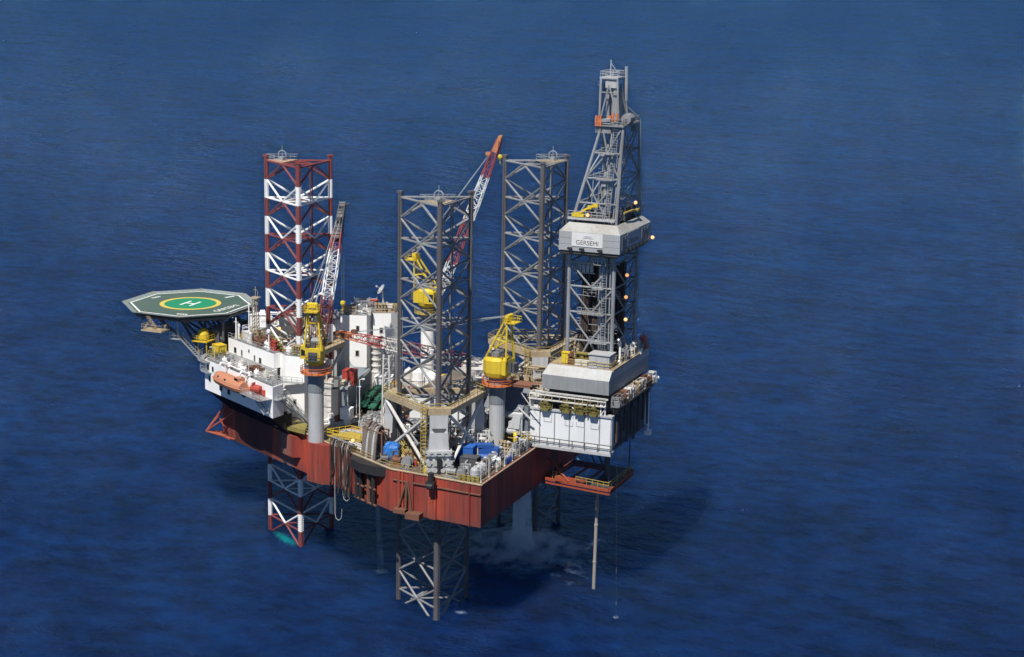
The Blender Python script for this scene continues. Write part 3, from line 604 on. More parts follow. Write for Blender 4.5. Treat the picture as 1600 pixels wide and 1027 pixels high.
# ================================================================ cranes
def crane(base, z0, zp, head, tip, label, atop, bands, tipw, pedm, house_r=2.3, hook=True, boom_off=2.2, cabs=-1):
    """base xy, pedestal from z0 to platform zp, heading unit xy, boom tip xyz, A-frame apex xyz"""
    x, y = base; t = thing('pedestal_crane', label, 'crane', (x, y, z0), 'yellow pedestal cranes on the rig')
    hx, hy = Vector(head).normalized(); h = Vector((hx, hy, 0)); s = Vector((-hy, hx, 0)); up = Vector((0, 0, 1)); O = Vector((x, y, 0)); an = math.atan2(hy, hx)
    mb = MB(); mb.lathe((x, y, 0), [(1.45, z0-.3), (1.38, z0+2), (1.38, zp-3.6)], 20); mb.build('pedestal', pedm, t, smooth=False)
    mb = MB(); mb.lathe((x, y, 0), [(1.38, zp-3.6), (1.45, zp-3.5), (1.5, zp-.1), (1.5, zp+1.2), (1.7, zp+1.4)], 18); mb.build('pedestal_collar', mat('collar_grey', (.20, .22, .24), dirt=.3, dcol=(.1, .1, .1)), t)
    mb = MB(); mb.lathe((x, y, 0), [(1.5, zp-.15), (2.75, zp-.1), (2.75, zp), (1.5, zp)], 16)
    ring = [(x+2.7*math.cos(k*math.pi/7), y+2.7*math.sin(k*math.pi/7), zp) for k in range(14)]; mb.rail(ring, 1.0, .06, 3, True); mb.build('service_platform', ORANGE if pedm is not WHITE else YRAIL, t)
    zh = zp+2.2
    mb = MB(); mb.lathe((x, y, 0), [(1.4, zh-1.1), (house_r*.9, zh-.6), (house_r, zh+.1), (house_r, zh+2.3), (house_r*.8, zh+2.8)], 12); p = O-h*1.2+up*(zh+1.2); mb.box(p, (2.6, min(3.6, house_r*1.7), 2.6), an); mb.build('slew_house', YEL, t)
    mb = MB(); p = O+h*1.0+s*(cabs*2.0)+up*(zh+1.2); mb.box(p, (2.0, 1.5, 2.3), an)
    for q in ((-1, -.75), (1, -.75), (-1, .75), (1, .75)): e = p+h*q[0]+s*q[1]; mb.tube(e-up*1.15, e+up*1.2, .1, 4)
    cab = mb.build('cab', YEL, t)
    mb = MB(); mb.box(p+h*.55+s*.42*cabs, (1.0, .75, 1.5), an); mb.box(p-h*.55+s*.1, (1.0, 1.1, 1.1), an); mb.build('cab_window', GLASS, cab)
    mb = MB(); A = Vector(atop)
    fo = [O+h*1.6+s*1.5+up*(zh+2.6), O+h*1.6-s*1.5+up*(zh+2.6)]; bk = [O-h*2.4+s*1.5+up*(zh+2.2), O-h*2.4-s*1.5+up*(zh+2.2)]
    for i, sg in ((0, 1), (1, -1)):
        q = A+s*.75*sg; mb.tube(fo[i], q, .2, 6); mb.tube(bk[i], q, .17, 6); m1 = fo[i].lerp(q, .45); m2 = bk[i].lerp(q, .45); mb.tube(m1, m2, .12, 5); mb.tube(fo[i].lerp(q, .2), m2, .1, 5)
    mb.tube(fo[0].lerp(A, .5), fo[1].lerp(A, .5), .14, 5); mb.tube(bk[0].lerp(A, .6), bk[1].lerp(A, .6), .14, 5); mb.tube(A+s*.9, A-s*.9, .35, 6)
    mb.box(A-up*.2, (.7, 1.2, .8), an); mb.build('a_frame', YEL, t)
    mb = MB(); q = A-up*1.1-h*.6; mb.box(q, (2.4, 2.4, .12), an); e = [q+h*i*1.2+s*j*1.2 for i, j in ((-1, -1), (1, -1), (1, 1), (-1, 1))]; mb.rail(e, 1.0, .05, .9, True); mb.build('top_platform', YEL, t)
    mb = MB(); mb.lathe((0, 0, 0), [(0, -1), (.8, -.95), (.8, .95), (0, 1)], 10, axis='y')
    for k, v in enumerate(mb.v): mb.v[k] = tuple(O+h*(v[0]+.1)+s*v[1]+up*(v[2]+zh+3.3))
    mb.build('hoist_drum', GREY, t)
    mb = MB(); q = O-h*(house_r+.5)+up*(zh+.4); mb.box(q, (1.6, 2.4, .15), an); mb.box(q+up*.8, (1.1, 1.6, 1.4), an); mb.tube(q+s*1.0+up*.2, q+s*1.0+up*2.6, .14, 5); mb.rail([q+h*-.8+s*1.2, q+h*-.8-s*1.2], 1.1, .05, .8)
    for i in range(7): e = O+h*random.uniform(-1.6, 1.4)+s*random.uniform(-1.3, 1.3)+up*(zh+2.5); mb.box(e+up*.35, (random.uniform(.3, .9), random.uniform(.3, .8), random.uniform(.4, 1.3)), an)
    mb.rail([O+h*1.7+s*1.6+up*(zh+2.4), O-h*1.7+s*1.6+up*(zh+2.4), O-h*1.7-s*1.6+up*(zh+2.4), O+h*1.7-s*1.6+up*(zh+2.4)], 1.1, .05, .9)
    mb.build('hoist_machinery', DGREY, t)
    mb = MB()
    for k in (-.3, .3): mb.tube(bk[1]+s*k, A-up*1.2+s*(k-.5), .05, 4)
    for k in range(16): e = bk[1].lerp(A-up*1.2-s*.5, k/16); mb.tube(e-s*.3, e+s*.3, .04, 4)
    mb.build('frame_ladder', YEL, t)
    # boom: four chords, laced on four sides, in painted bands
    foot = O+h*boom_off+up*(zh+.9); T = Vector(tip); d = (T-foot); Ln = d.length; d.normalize(); nrm = s.cross(d).normalized()
    if nrm.z < 0: nrm = -nrm
    boom = MB(); boom.tube(foot-s*1.0, foot+s*1.0, .22, 6); bo = boom.build('boom', DGREY, t)
    def wd(f): return (1.0-.15*(f < .12)) * (min(1, .75+f*3) if f < .12 else 1.0 if f < .6 else 1-(f-.6)*1.15)
    def corner(f, i, j): return foot+d*(Ln*f)+s*(i*.92*wd(f))+nrm*(j*.85*(wd(f) if f > .12 else .25+f*6.2))
    N = 22; b = 0; cur = MB(); seg = 0; lim = bands
    for k in range(N):
        f0, f1 = k/N, (k+1)/N
        while seg < len(lim)-1 and f0 >= lim[seg][0]: 
            if cur.v: cur.build('boom_section', lim[seg][1], bo)
            cur = MB(); seg += 1
        for i in (-1, 1):
            for j in (-1, 1): cur.tube(corner(f0, i, j), corner(f1, i, j), .105, 5)
        sgn = 1 if k % 2 else -1
        for j in (-1, 1): cur.tube(corner(f0, -sgn, j), corner(f1, sgn, j), .055, 4); cur.tube(corner(f0, -1, j), corner(f0, 1, j), .05, 4)
        for i in (-1, 1): cur.tube(corner(f0, i, -sgn), corner(f1, i, sgn), .055, 4); cur.tube(corner(f0, i, -1), corner(f0, i, 1), .05, 4)
    if cur.v: cur.build('boom_section', lim[seg][1], bo)
    if tipw is DGREY:
        mb = MB()
        for j in (-1, 1): mb.loft([[tuple(corner(f, i, j*.96)) for f, i in ((.76, -1), (.76, 1), (.97, 1), (.97, -1))], [tuple(corner(f, i, j*.9)) for f, i in ((.76, -1), (.76, 1), (.97, 1), (.97, -1))]])
        for k in range(9): f = .76+k*.025; mb.tube(corner(f, -1.25, 1.1), corner(f, 1.25, 1.1), .09, 4)
        mb.tube(corner(.985, 0, .6), T+d*1.0-nrm*.9+s*-.9, .3, 6); mb.build('boom_walkway', DGREY, bo)
    mb = MB()
    for i in (-1, 1):
        a0, a1, a2 = T+s*i*.55-d*2.6+nrm*.6, T+s*i*.5+d*.9+nrm*.1, T+s*i*.55-d*2.6-nrm*.6
        mb.loft([[tuple(a0-s*.06), tuple(a1-s*.06), tuple(a2-s*.06)], [tuple(a0+s*.06), tuple(a1+s*.06), tuple(a2+s*.06)]])
    for q in (0, .5): mb.tube(T-s*.6+d*q, T+s*.6+d*q, .4, 8)
    mb.box(T-d*3.4+nrm*1.0, (1.0, .9, .6), an); mb.build('boom_head', tipw, bo)
    mb = MB()
    for i in (-.5, .5): 
        mb.tube(A+s*i, corner(.93, i, 1), .06, 4); mb.tube(A+s*i*.6, corner(.7, i*.4, 1), .05, 4)
    mb.build('pendant_line', STEEL, t)
    if hook:
        mb = MB(); hl = hook; q = T+d*.6
        for i in (-.2, .2): mb.tube(q+s*i, q+s*i-up*hl, .045, 4)
        mb.build('hoist_line', DGREY, t)
        mb = MB(); e = q-up*(hl+.5); mb.lathe(tuple(e), [(.05, .6), (.45, .45), (.5, 0), (.3, -.4), (.1, -.7)], 8); mb.path([e-up*.7, e-up*1.2, e-up*1.35+s*.2, e-up*1.1+s*.35], .09, 5); mb.build('hook_block', YEL, t)
    return t
BRED = mat('boom_red_paint', (.36, .075, .065), dirt=.4, dcol=(.2, .07, .06))
RW = [(.10, LEGRED), (.32, LEGWHITE), (.58, LEGRED), (.80, LEGWHITE), (1.1, LEGRED)]
crane((16.2, -23.3), DZ-.2, 40.0, (-.28, 1), (10.4, -2.2, 66.2), 'yellow crane with steep red and white boom beside the red and white leg', (16.3, -24.6, 52.4),
      [(.34, LEGRED), (.66, LEGWHITE), (.78, BRED), (1.1, DGREY)], DGREY, LGREY, house_r=1.6, hook=18.5, cabs=1)
crane((16.2, 23.2), DZ-.2, 41.8, (1, .12), (30.2, 25.2, 76.9), 'yellow crane on a tall white pedestal whose red and white boom rises highest', (13.6, 22.6, 53.4),
      [(.2, LEGWHITE), (.48, BRED), (.74, LEGWHITE), (1.1, BRED)], mat('boom_tip_orange', (.45, .19, .08), dirt=.5, dcol=(.25, .15, .08)), WHITE, hook=3.5)
crane((46.9, -13.6), DZ, 39.2, (-1, .11), (13.6, -9.8, 43.9), 'yellow crane on a grey pedestal with its boom laid flat over the deck', (49.0, -13.9, 51.6),
      [(.1, LEGWHITE), (.28, LEGRED), (.35, LEGWHITE), (.52, LEGRED), (.68, OFFW), (.86, BRED), (1.1, ORANGE)], RUST, LGREY, house_r=2.6, hook=False)
# boom rest
br = thing('boom_rest', 'white steel gantry carrying the flat crane boom', 'gantry', (24.6, -11.2, DZ))
mb = MB()
for dx, dy in ((-.8, -1.3), (.8, -1.3), (-.8, 1.0), (.8, 1.0)): mb.tube((24.6+dx, -11.2+dy, DZ), (24.6+dx*.7, -11.2+dy*.9, 41.6), .17, 6)
z = DZ+1
while z < 41:
    for a, b2 in (((-.8, -1.3), (.8, -1.3)), ((.8, -1.3), (.8, 1.0)), ((-.8, 1), (.8, 1)), ((-.8, -1.3), (-.8, 1.0))):
        mb.tube((24.6+a[0]*.85, -11.2+a[1]*.95, z), (24.6+b2[0]*.85, -11.2+b2[1]*.95, z), .07, 4); mb.tube((24.6+a[0]*.85, -11.2+a[1]*.95, z), (24.6+b2[0]*.85, -11.2+b2[1]*.95, z+1.8), .06, 4)
    z += 1.8
mb.build('tower', OFFW, br)
mb = MB(); mb.path([(24.6, -13.6, 43.2), (24.6, -12.6, 41.7), (24.6, -9.6, 41.7), (24.6, -8.8, 43.2)], .22, 6); mb.build('cradle', LGREY, br)

# ================================================================ cantilever
CY0, CY1 = -9.6, 10.6
ct = thing('cantilever', 'pale grey cantilever beam structure projecting from the stern under the derrick', 'cantilever', (58, .5, 27.6))
mb = MB()
for y in (CY0, CY1-1.0): mb.bb(28, 66.9, y, y+1.0, 28.1, 34.3)
mb.build('side_girder', mat('cantilever_paint', (.70, .72, .73), dirt=.22, dcol=(.30, .27, .24)), ct)
mb = MB()
for y0, y1 in ((CY0-.9, CY0+1.2), (CY1-1.2, CY1+.9)): mb.bb(28, 67.1, y0, y1, 27.6, 28.1)
for y0, y1 in ((CY0-.25, CY0+1.2), (CY1-1.2, CY1+.2)): mb.bb(28, 67.0, y0, y1, 34.3, 34.6)
mb.build('girder_flange', LGREY, ct)
mb = MB()
for x in (50.6, 53.4, 56.2, 59, 61.8, 64.6, 66.7): mb.bb(x, x+.14, CY0-.16, CY0, 28.1, 34.3)
for x, z in ((52, 33.2), (54.2, 33.1), (58.2, 32.8), (60.3, 32.9), (63, 32.8)): mb.bb(x, x+1.5, CY0-.03, CY0, z-.9, z-.8); mb.bb(x, x+.07, CY0-.03, CY0, z-.8, z); mb.bb(x+1.43, x+1.5, CY0-.03, CY0, z-.8, z)
mb.build('web_stiffener', GREY, ct)
mb = MB(); mb.rail([(50.5, CY0-.8, 28.1), (67, CY0-.8, 28.1)], 1.4, .09, 2.2); mb.rail([(67.05, CY0-.8, 28.1), (67.05, -3, 28.1)], 1.2, .06, 2); mb.build('side_railing', DGREY, ct)
mb = MB(); mb.bb(66.0, 66.9, CY0+1, CY1-1, 28.2, 34.2); mb.bb(52, 53, CY0+1, CY1-1, 28.2, 34.2)
for x in (56, 60): mb.bb(x, x+.5, CY0+1, CY1-1, 28.2, 33)
mb.build('cross_girder', DGREY, ct)
mb = MB(); mb.bb(28, 52, CY0+1, CY1-1, 33.9, 34.25); mb.build('pipe_deck', DECK, ct)
mb = MB(); mb.bb(38, 52.4, CY0-2.2, CY0-.95, 29.0, 29.2); mb.rail([(44, CY0-2.2, 29.2), (52.4, CY0-2.2, 29.2)], 1.1, .05, 1.2); mb.build('side_walkway', YRAIL, ct)

# ================================================================ drill floor
FX0, FX1, FY0, FY1 = 54.0, 66.4, -10.4, 11.4
df = thing('drill_floor', 'grey box shaped drill floor with sloped wind walls below the derrick', 'drill floor', (60, .5, 34.6))
mb = MB(); I = lambda d: [(FX0+d, FY0+d), (FX1-d, FY0+d), (FX1-d, FY1-d), (FX0+d, FY1-d)]
mb.loft([[(*p, 38.5) for p in I(0)], [(*p, 41.0) for p in I(0)]], True); mb.build('wind_wall', mat('windwall_paint', (.26, .275, .29), dirt=.5, dcol=(.16, .14, .12)), df)
mb = MB(); mb.prism(I(0), 41.003, 42.6, top=[(FX0+.7, FY0+1.5), (FX1, FY0+1.5), (FX1, FY1), (FX0+.7, FY1)]); mb.build('sloped_wall', mat('sloped_wall_paint', (.42, .43, .43), dirt=.5, dcol=(.24, .2, .15)), df)
mb = MB(); mb.bb(FX0+.7, FX1-.2, FY0+1.5, FY1-.2, 42.603, 42.7); mb.build('floor_plating', BEIGE, df)
mb = MB(); mb.rail([(FX0+.8, FY0+1.6, 42.7), (FX1-.1, FY0+1.6, 42.7), (FX1-.1, FY1-.2, 42.7), (FX0+.8, FY1-.2, 42.7)], 1.1, .05, 1.4, True); mb.build('floor_railing', YRAIL, df)
mb = MB(); mb.bb(FX1-.3, FX1+.25, FY0+1.5, FY1, 42.4, 42.75); mb.build('floor_edge', BEIGE, df)
mb = MB(); mb.bb(52.6, 66.2, CY0-.5, CY0-.1, 37.5, 37.8); mb.tube((51.5, CY0-.3, 37.2), (65.8, CY0-.3, 37.05), .16, 6); mb.rail([(51.5, CY0-.5, 36.4), (65.8, CY0-.5, 36.4)], 1.3, .06, 1.5); mb.bb(51.5, 65.8, CY0-.6, CY0+.6, 36.2, 36.35); mb.build('under_walkway', OFFW, df)
mb = MB()
for x in (54.6, 60, 65.8):
    for y in (-6.5, 7.5): mb.bb(x-.5, x+.5, y-.5, y+.5, 34.6, 38.5)
for x in (54.5, 65.9): mb.tube((x, -6.5, 34.8), (x, 7.5, 38.4), .25, 6); mb.tube((x, 7.5, 34.8), (x, -6.5, 38.4), .25, 6)
mb.bb(54.2, 66.2, -8.5, 9.5, 37.9, 38.45); mb.bb(54.6, 65.6, -7.4, -7.2, 34.6, 37.9); mb.build('substructure_column', DGREY, df)  # last thin dark wall is added to darken the open gap under the floor
mb = MB()
for a in (64.8, 65.6): mb.tube((a, CY0-.1, 34.5), (a, CY0-.1, 37.5), .12, 5)
mb.tube((64.8, CY0-.1, 34.5), (65.6, CY0-.1, 36), .08, 4); mb.tube((64.8, CY0-.1, 36), (65.6, CY0-.1, 37.4), .08, 4); mb.tube((58.5, CY0, 36.3), (60.5, CY0, 34.6), .14, 5); mb.build('corner_post', WHITE, df)
# gear hung from the aft side
mb = MB()
for y, z0, m_ in ((-7.4, 29.5, .35), (-6.2, 33, .5), (-4.8, 28.4, .3), (-3.2, 30.5, .42), (-1.5, 28.0, .3), (0.5, 29, .5), (2.2, 27.6, .28), (4.4, 28.5, .4), (7, 30, .4), (9.6, 28.5, .3)): mb.tube((66.9, y, 36.5), (66.95, y, z0), m_, 6); mb.box((66.9, y, 36-m_*3), (m_*2.5, m_*3, 1.2))
mb.build('hung_pipework', PIPEB, df)
mb = MB(); mb.tube((66.7, 10.6, 34.6), (66.9, 10.6, 26.8), .3, 8); mb.box((67.0, 10.6, 26.6), (1.1, 1.1, .9)); mb.tube((66.7, 8.9, 35), (66.8, 8.9, 28.5), .2, 6); mb.build('overboard_pipe', WHITE, df)
mb = MB(); mb.bb(66.5, 68.2, -9.5, 11.4, 36.1, 36.3); mb.rail([(68.2, -9.5, 36.3), (68.2, 11.4, 36.3)], 1.1, .06, 1.6); 
for y in (-8, -4, -1, 2, 5, 8, 11): mb.tube((68.1, y, 36.2), (66.5, y, 34.2), .09, 4)
mb.build('aft_gallery', mat('gallery_grating', (.17, .14, .10), dirt=.6, dcol=(.08, .06, .05)), df)
mb = MB(); mb.lathe((64.4, 11.7, 36.9), [(0, -.1), (.32, 0), (.32, 3.8), (.22, 4.0), (0, 4.1)], 10, axis='x')
solo('flare_pipe', 'white pipe sticking out sideways from the far corner of the drill floor', 'pipe', mb, WHITE)
mb = MB()
for y in (-8.9, -5.2):
    mb.bb(61.9, 63.6, y-.1, y+1.2, 42.7, 43.0)
mb.prism([(62.0, -8.6), (65.7, -8.6), (65.7, -5.6), (62.0, -5.6)], 42.75, 45.0, top=[(62.0, -8.6), (65.7, -8.6), (65.7, -5.6), (62.0, -5.6)]); mb.bb(61.8, 65.9, -8.8, -5.4, 45.0, 45.15); mb.bb(65.71, 65.76, -8.2, -6, 43.6, 44.5); mb.bb(62.6, 63.4, -8.66, -8.61, 42.8, 44.6)
dh = solo('doghouse', 'small grey drillers cabin on the near corner of the drill floor', 'cabin', mb, LGREY)
def floor_item(name, label, cat, fn, m): mb = MB(); fn(mb); return solo(name, label, cat, mb, m)
floor_item('tool_cabinet', 'yellow tool cabinet on the drill floor beside the left derrick leg', 'cabinet', lambda mb: (mb.box((57.4, -7.6, 43.7), (1.5, 1.0, 1.9)), mb.box((57.4, -7.6, 44.7), (1.7, 1.2, .1)), mb.box((57.4, -8.12, 43.7), (.06, .06, 1.5))), YEL)
floor_item('iron_roughneck', 'rusty red pipe handling machine on the drill floor', 'machine', lambda mb: (mb.box((58.4, -7.9, 43.3), (1.0, .8, 1.1)), mb.tube((58.4, -7.9, 43.8), (58.4, -7.9, 44.9), .3, 8), mb.box((58.4, -8.2, 44.4), (.9, .5, .4))), RUST)
floor_item('warning_drum', 'pink red drum at the far right corner of the drill floor', 'drum', lambda mb: (mb.lathe((65.6, 10.4, 43.3), [(0, 0), (.65, .05), (.7, .7), (.65, 1.4), (0, 1.45)], 10), mb.box((65.6, 10.4, 42.98), (1.6, 1.6, .5)), mb.tube((65.6, 10.4, 44.7), (65.6, 10.4, 45.4), .12, 6)), mat('pink_red_paint', (.62, .10, .11), dirt=.2))
floor_item('pipe_bin', 'pale bin of tubulars along the front of the drill floor', 'bin', lambda mb: (mb.bb(59.3, 61.6, -8.4, -7.2, 42.7, 42.8), mb.bb(59.3, 61.6, -8.4, -8.3, 42.8, 43.6), mb.bb(59.3, 61.6, -7.3, -7.2, 42.8, 43.6), mb.tube((59.1, -7.9, 43.5), (61.9, -7.9, 43.5), .2, 6), mb.tube((59.2, -7.6, 43.3), (61.8, -7.6, 43.3), .2, 6)), OFFW)
floor_item('vent_post', 'white gooseneck vent pipe standing on the right edge of the drill floor', 'pipe', lambda mb: (mb.path([(65.9, -3.6, 42.7), (65.9, -3.6, 46.4), (65.9, -3.9, 46.9), (65.9, -4.6, 47.2)], .2, 6), mb.tube((65.9, -3.6, 42.7), (65.9, -3.6, 43.2), .35, 8)), WHITE)
# blow out preventer gear below the floor
for k, (x, nm) in enumerate(((54.6, 'leftmost of the olive valve stacks under the drill floor'), (58.6, 'olive valve stack second from the left under the drill floor'), (61.2, 'olive valve stack second from the right under the drill floor'), (63.6, 'rightmost of the olive valve stacks under the drill floor'))):
    mb = MB(); y = CY0-.2; mb.lathe((x, y, 34.6), [(.45, 0), (.7, .1), (.7, .4), (.35, .5), (.35, 1.0), (.55, 1.05), (.55, 1.4), (.2, 1.6)], 8)
    for i in range(18):
        a = i*.9; u, v, w_ = x+random.uniform(-1.3, 1.3), y+random.uniform(-.6, .8), 34.7+random.uniform(.3, 2.3); mb.tube((u, v, 34.65), (u, v, w_), random.choice((.07, .1, .16)), 5); mb.tube((u, v, w_), (x, y, w_-.1), .08, 5); mb.box((u, v, w_*.5+17.4), (.3, .3, .35), a)
    mb.rail([(x-1.1, y-.7, 34.65), (x+1.1, y-.7, 34.65)], 1.1, .05, .7)
    mb.box((x, y-.2, 34.75), (1.4, 1.2, .3)); mb.loft([[(x-.9, CY0-.1, 34.6), (x+.9, CY0-.1, 34.6), (x+.9, CY0-.1, 34.2), (x-.9, CY0-.1, 34.2)], [(x-.6, CY0-1.0, 34.6), (x+.6, CY0-1.0, 34.6), (x+.6, CY0-1.0, 34.45), (x-.6, CY0-1.0, 34.45)]]); mb.tube((x, y, 35.9), (x+.8, y+.6, 37.4), .3, 6)
    solo('valve_stack', nm, 'valve stack', mb, [mat('valve_olive', (.20, .17, .045), dirt=.8, dcol=(.05, .04, .03), streak=False, dscale=2.5)], 'olive valve stacks under the drill floor')

# ================================================================ derrick
DX0, DX1, DY0, DY1, DB, DT = 56.7, 64.95, -5.4, 6.9, 42.7, 66.4
dk = thing('derrick', 'tall grey steel derrick with an enclosed windwall band carrying the GERSEMI sign', 'derrick', (60.8, .7, DB))
UX0, UX1, UY0, UY1, UT = 61.3, 65.2, -3.6, 5.2, 84.4
def rect(z):
    if z <= DT: return DX0, DX1, DY0, DY1
    f = (z-DT)/(UT-DT); return DX0+(UX0-DX0)*f, DX1+(UX1-DX1)*f, DY0+(UY0-DY0)*f, DY1+(UY1-DY1)*f
def crn(z): a, b2, c_, d_ = rect(z); return [(a, c_, z), (b2, c_, z), (b2, d_, z), (a, d_, z)]
for i in range(4):
    mb = MB(); mb.tube(crn(DB)[i], crn(DT)[i], .35, 8); mb.tube(crn(DT)[i], crn(UT)[i], .33, 8, .26); mb.build('derrick_leg', DERR, dk)
LEV = [DB, 46.6, 51.6, 56.2, 60.5, DT]; ULEV = [DT, 70.9, 75.2, 79.6, UT]
for i in range(4):
    j = (i+1) % 4; mb = MB()
    for a, b2 in zip(LEV, LEV[1:]):
        p, q, u, v = map(Vector, (crn(a)[i], crn(a)[j], crn(b2)[i], crn(b2)[j])); m = (p+q)/2
        mb.tube(u, v, .17, 6)
        if a > DB: mb.tube(u, m, .16, 6); mb.tube(v, m, .16, 6)
        else:
            m2 = (u+v)/2; mb.tube(m2, p.lerp(q, .25), .19, 6); mb.tube(m2, p.lerp(q, .75), .19, 6)
    for k, (a, b2) in enumerate(zip(ULEV, ULEV[1:])):
        p, q, u, v = map(Vector, (crn(a)[i], crn(a)[j], crn(b2)[i], crn(b2)[j])); m = (u+v)/2; m0 = (p+q)/2
        if k % 2 == 0: mb.tube(p, m, .14, 6); mb.tube(q, m, .14, 6)
        else: mb.tube(u, m0, .14, 6); mb.tube(v, m0, .14, 6)
        mb.tube(u, v, .17, 6)
    mb.build('lattice_face', DERR, dk)
mb = MB()
for i in range(34):
    x, y = random.uniform(57.4, 64.4), random.uniform(-4.8, 6.2); a = random.uniform(43, 56); b2 = random.uniform(a+2, 62); k = i % 3
    if k == 0: mb.tube((x, y, a), (x, y, b2), random.choice((.07, .1, .15)), 5)
    elif k == 1: mb.tube((57.0, y, a), (64.6, y, a+random.uniform(-.3, .3)), .07, 4); mb.rail([(x-1.2, y, a), (x+1.2, y, a)], 1.0, .05, .8)
    else: mb.box((x, y, a), (random.uniform(.4, 1.2), random.uniform(.4, .9), random.uniform(.4, 1.4))); mb.tube((x, y, a), (x, y, b2), .05, 4)
mb.build('inner_pipework', STEEL, dk); mb = MB()
for i in range(20):
    z = random.uniform(67.5, 82); r0, r1, r2_, r3 = rect(z); x, y = random.uniform(r0+.6, r1-.3), random.uniform(r2_+.4, r3-.4)
    if i % 2: mb.tube((x, y, z), (x+.3, y, min(84, z+random.uniform(3, 7))), random.choice((.06, .09)), 4)
    else: mb.tube((r0+.2, y, z), (r1-.2, y, z), .06, 4); mb.box((x, y, z), (.7, .5, .6))
mb.build('inner_pipework', STEEL, dk)
# windwall band
WX0, WX1, WY0, WY1, WZ0, WZ1 = 55.6, 66.75, -8.0, 8.7, 62.9, 66.2
wp = [(WX0, WY0), (WX1, WY0), (WX1, WY1), (WX0, WY1)]; wi = [(WX0+1.0, WY0+2.0), (WX1-1.3, WY0+2.0), (WX1-1.3, WY1-1.4), (WX0+1.0, WY1-1.4)]; wl = [(WX0+.9, WY0+1.4), (WX1-1.0, WY0+1.4), (WX1-1.0, WY1-1.2), (WX0+.9, WY1-1.2)]
def ringwall(lo, z0, hi, z1):
    mb = MB(); th = .97; cx = (WX0+WX1)/2; cy = (WY0+WY1)/2; s_ = lambda P: [(cx+(x-cx)*th, cy+(y-cy)*th) for x, y in P]; a, b2, c_, d_ = lo, hi, s_(hi), s_(lo)
    mb.add([(*p, z0) for p in a]+[(*p, z1) for p in b2]+[(*p, z1) for p in c_]+[(*p, z0) for p in d_], [f for k in range(4) for f in ((k, (k+1) % 4, 4+(k+1) % 4, 4+k), (4+k, 4+(k+1) % 4, 8+(k+1) % 4, 8+k), (8+k, 8+(k+1) % 4, 12+(k+1) % 4, 12+k), (12+k, 12+(k+1) % 4, (k+1) % 4, k))]); return mb
WWM = mat('band_cladding', (.33, .35, .37), dirt=.45, dcol=(.28, .26, .24))
ww = ringwall(wp, WZ0, wp, WZ1).build('windwall', WWM, dk)
ringwall(wp, WZ1+.003, wi, 67.5).build('windwall_top', mat('band_top_cladding', (.38, .38, .36), dirt=.55, dcol=(.2, .17, .13)), ww)
ringwall(wl, 61.9, wp, WZ0-.003).build('windwall_skirt', DGREY, ww)
mb = MB(); mb.bb(WX0+.3, WX1-.3, WY0+.3, WY1-.3, 62.4, 62.6); mb.build('monkey_board', DECK, dk)
mb = MB()
for z in (64.0, 65.1): mb.bb(WX0-.015, WX1+.015, WY0-.02, WY0, z, z+.05); mb.bb(WX1, WX1+.02, WY0, WY1, z, z+.05)
mb.build('cladding_seam', GREY, ww)
sg = MB(); sg.bb(58.0, 63.65, WY0-.1, WY0-.03, 63.75, 66.12); sgo = sg.build('name_board', mat('sign_white', (.66, .66, .65), dirt=.35, dcol=(.4, .38, .35)), ww)
text_mesh('GERSEMI', 1.12, TEXTC, 'lettering', sgo, (60.85, WY0-.115, 64.4), (1, 0, 0), (0, 0, 1), .004, squash=.98)
mb = MB()
for i, r_ in enumerate((.55, .8)):
    pts = [(60.9+r_*1.3*math.cos(R(a)), WY0-.115, 65.1+r_*.7*math.sin(R(a))) for a in range(25, 160, 15)]; mb.path(pts, .035, 4)
mb.path([(60.0, WY0-.115, 65.15), (60.8, WY0-.115, 65.35), (61.9, WY0-.115, 65.2)], .04, 4); mb.build('emblem', LGREY, sgo)
sg = MB(); sg.bb(WX1+.03, WX1+.1, -4.3, 2.2, 63.75, 66.1); sg2 = sg.build('name_board', LGREY, ww)
text_mesh('GERSEMI', 1.12, TEXTC, 'lettering', sg2, (WX1+.115, -1.05, 64.4), (0, 1, 0), (0, 0, 1), .004, squash=1.1)
for y in (-7.0, -5.4, 3.6, 5.2, 6.8):
    mb = MB(); mb.bb(WX1+.02, WX1+.08, y, y+1.2, 63.5, 65.8); mb.build('louvre_panel', GREY, ww)
for x in (57.8, 60.0, 63.3):
    mb = MB(); mb.box((x, WY0-.5, 63.35), (.8, .5, .35)); mb.tube((x, WY0, 63.1), (x, WY0-.5, 63.2), .06, 4); mb.build('sign_floodlight', BLACK, ww)
for y in (-5.5, -3.5, -1.5, .5, 2.5, 4.5):
    mb = MB(); mb.box((WX1+.5, y, 63.25), (.5, .8, .35)); mb.tube((WX1, y, 63.0), (WX1+.5, y, 63.1), .06, 4); mb.build('sign_floodlight', BLACK, ww)
# platforms, ladders, pipe stands inside
mb = MB()
for z, x0, x1 in ((46.6, 61.2, 64.3), (51.6, 58.8, 63.6), (56.2, 61.4, 63.4), (60.5, 61.6, 63.8), (75.2, 61.2, 64.2), (79.6, 61.9, 64.3)):
    y = rect(z)[2]-.3; mb = MB(); mb.bb(x0, x1, y-.9, y+.3, z-.1, z); mb.rail([(x0, y-.9, z), (x1, y-.9, z)], 1.1, .06, .8); mb.build('side_platform', STEEL, dk)
for z, y0, y1 in ((49, 2, 6), (53.5, 1, 5), (58, 2, 6)): mb = MB(); mb.bb(DX1-.2, DX1+.9, y0, y1, z-.1, z); mb.rail([(DX1+.9, y0, z), (DX1+.9, y1, z)], 1.1, .05, .9); mb.build('side_platform', STEEL, dk)
mb = MB()
for x in (62.9, 63.7): mb.tube((x, DY0-.2, DB), (x, DY0-.2, 62), .08, 4); mb.tube((x, DY0-.2, 67), (x+.6, -3.4, 84), .08, 4)
z = DB+.5
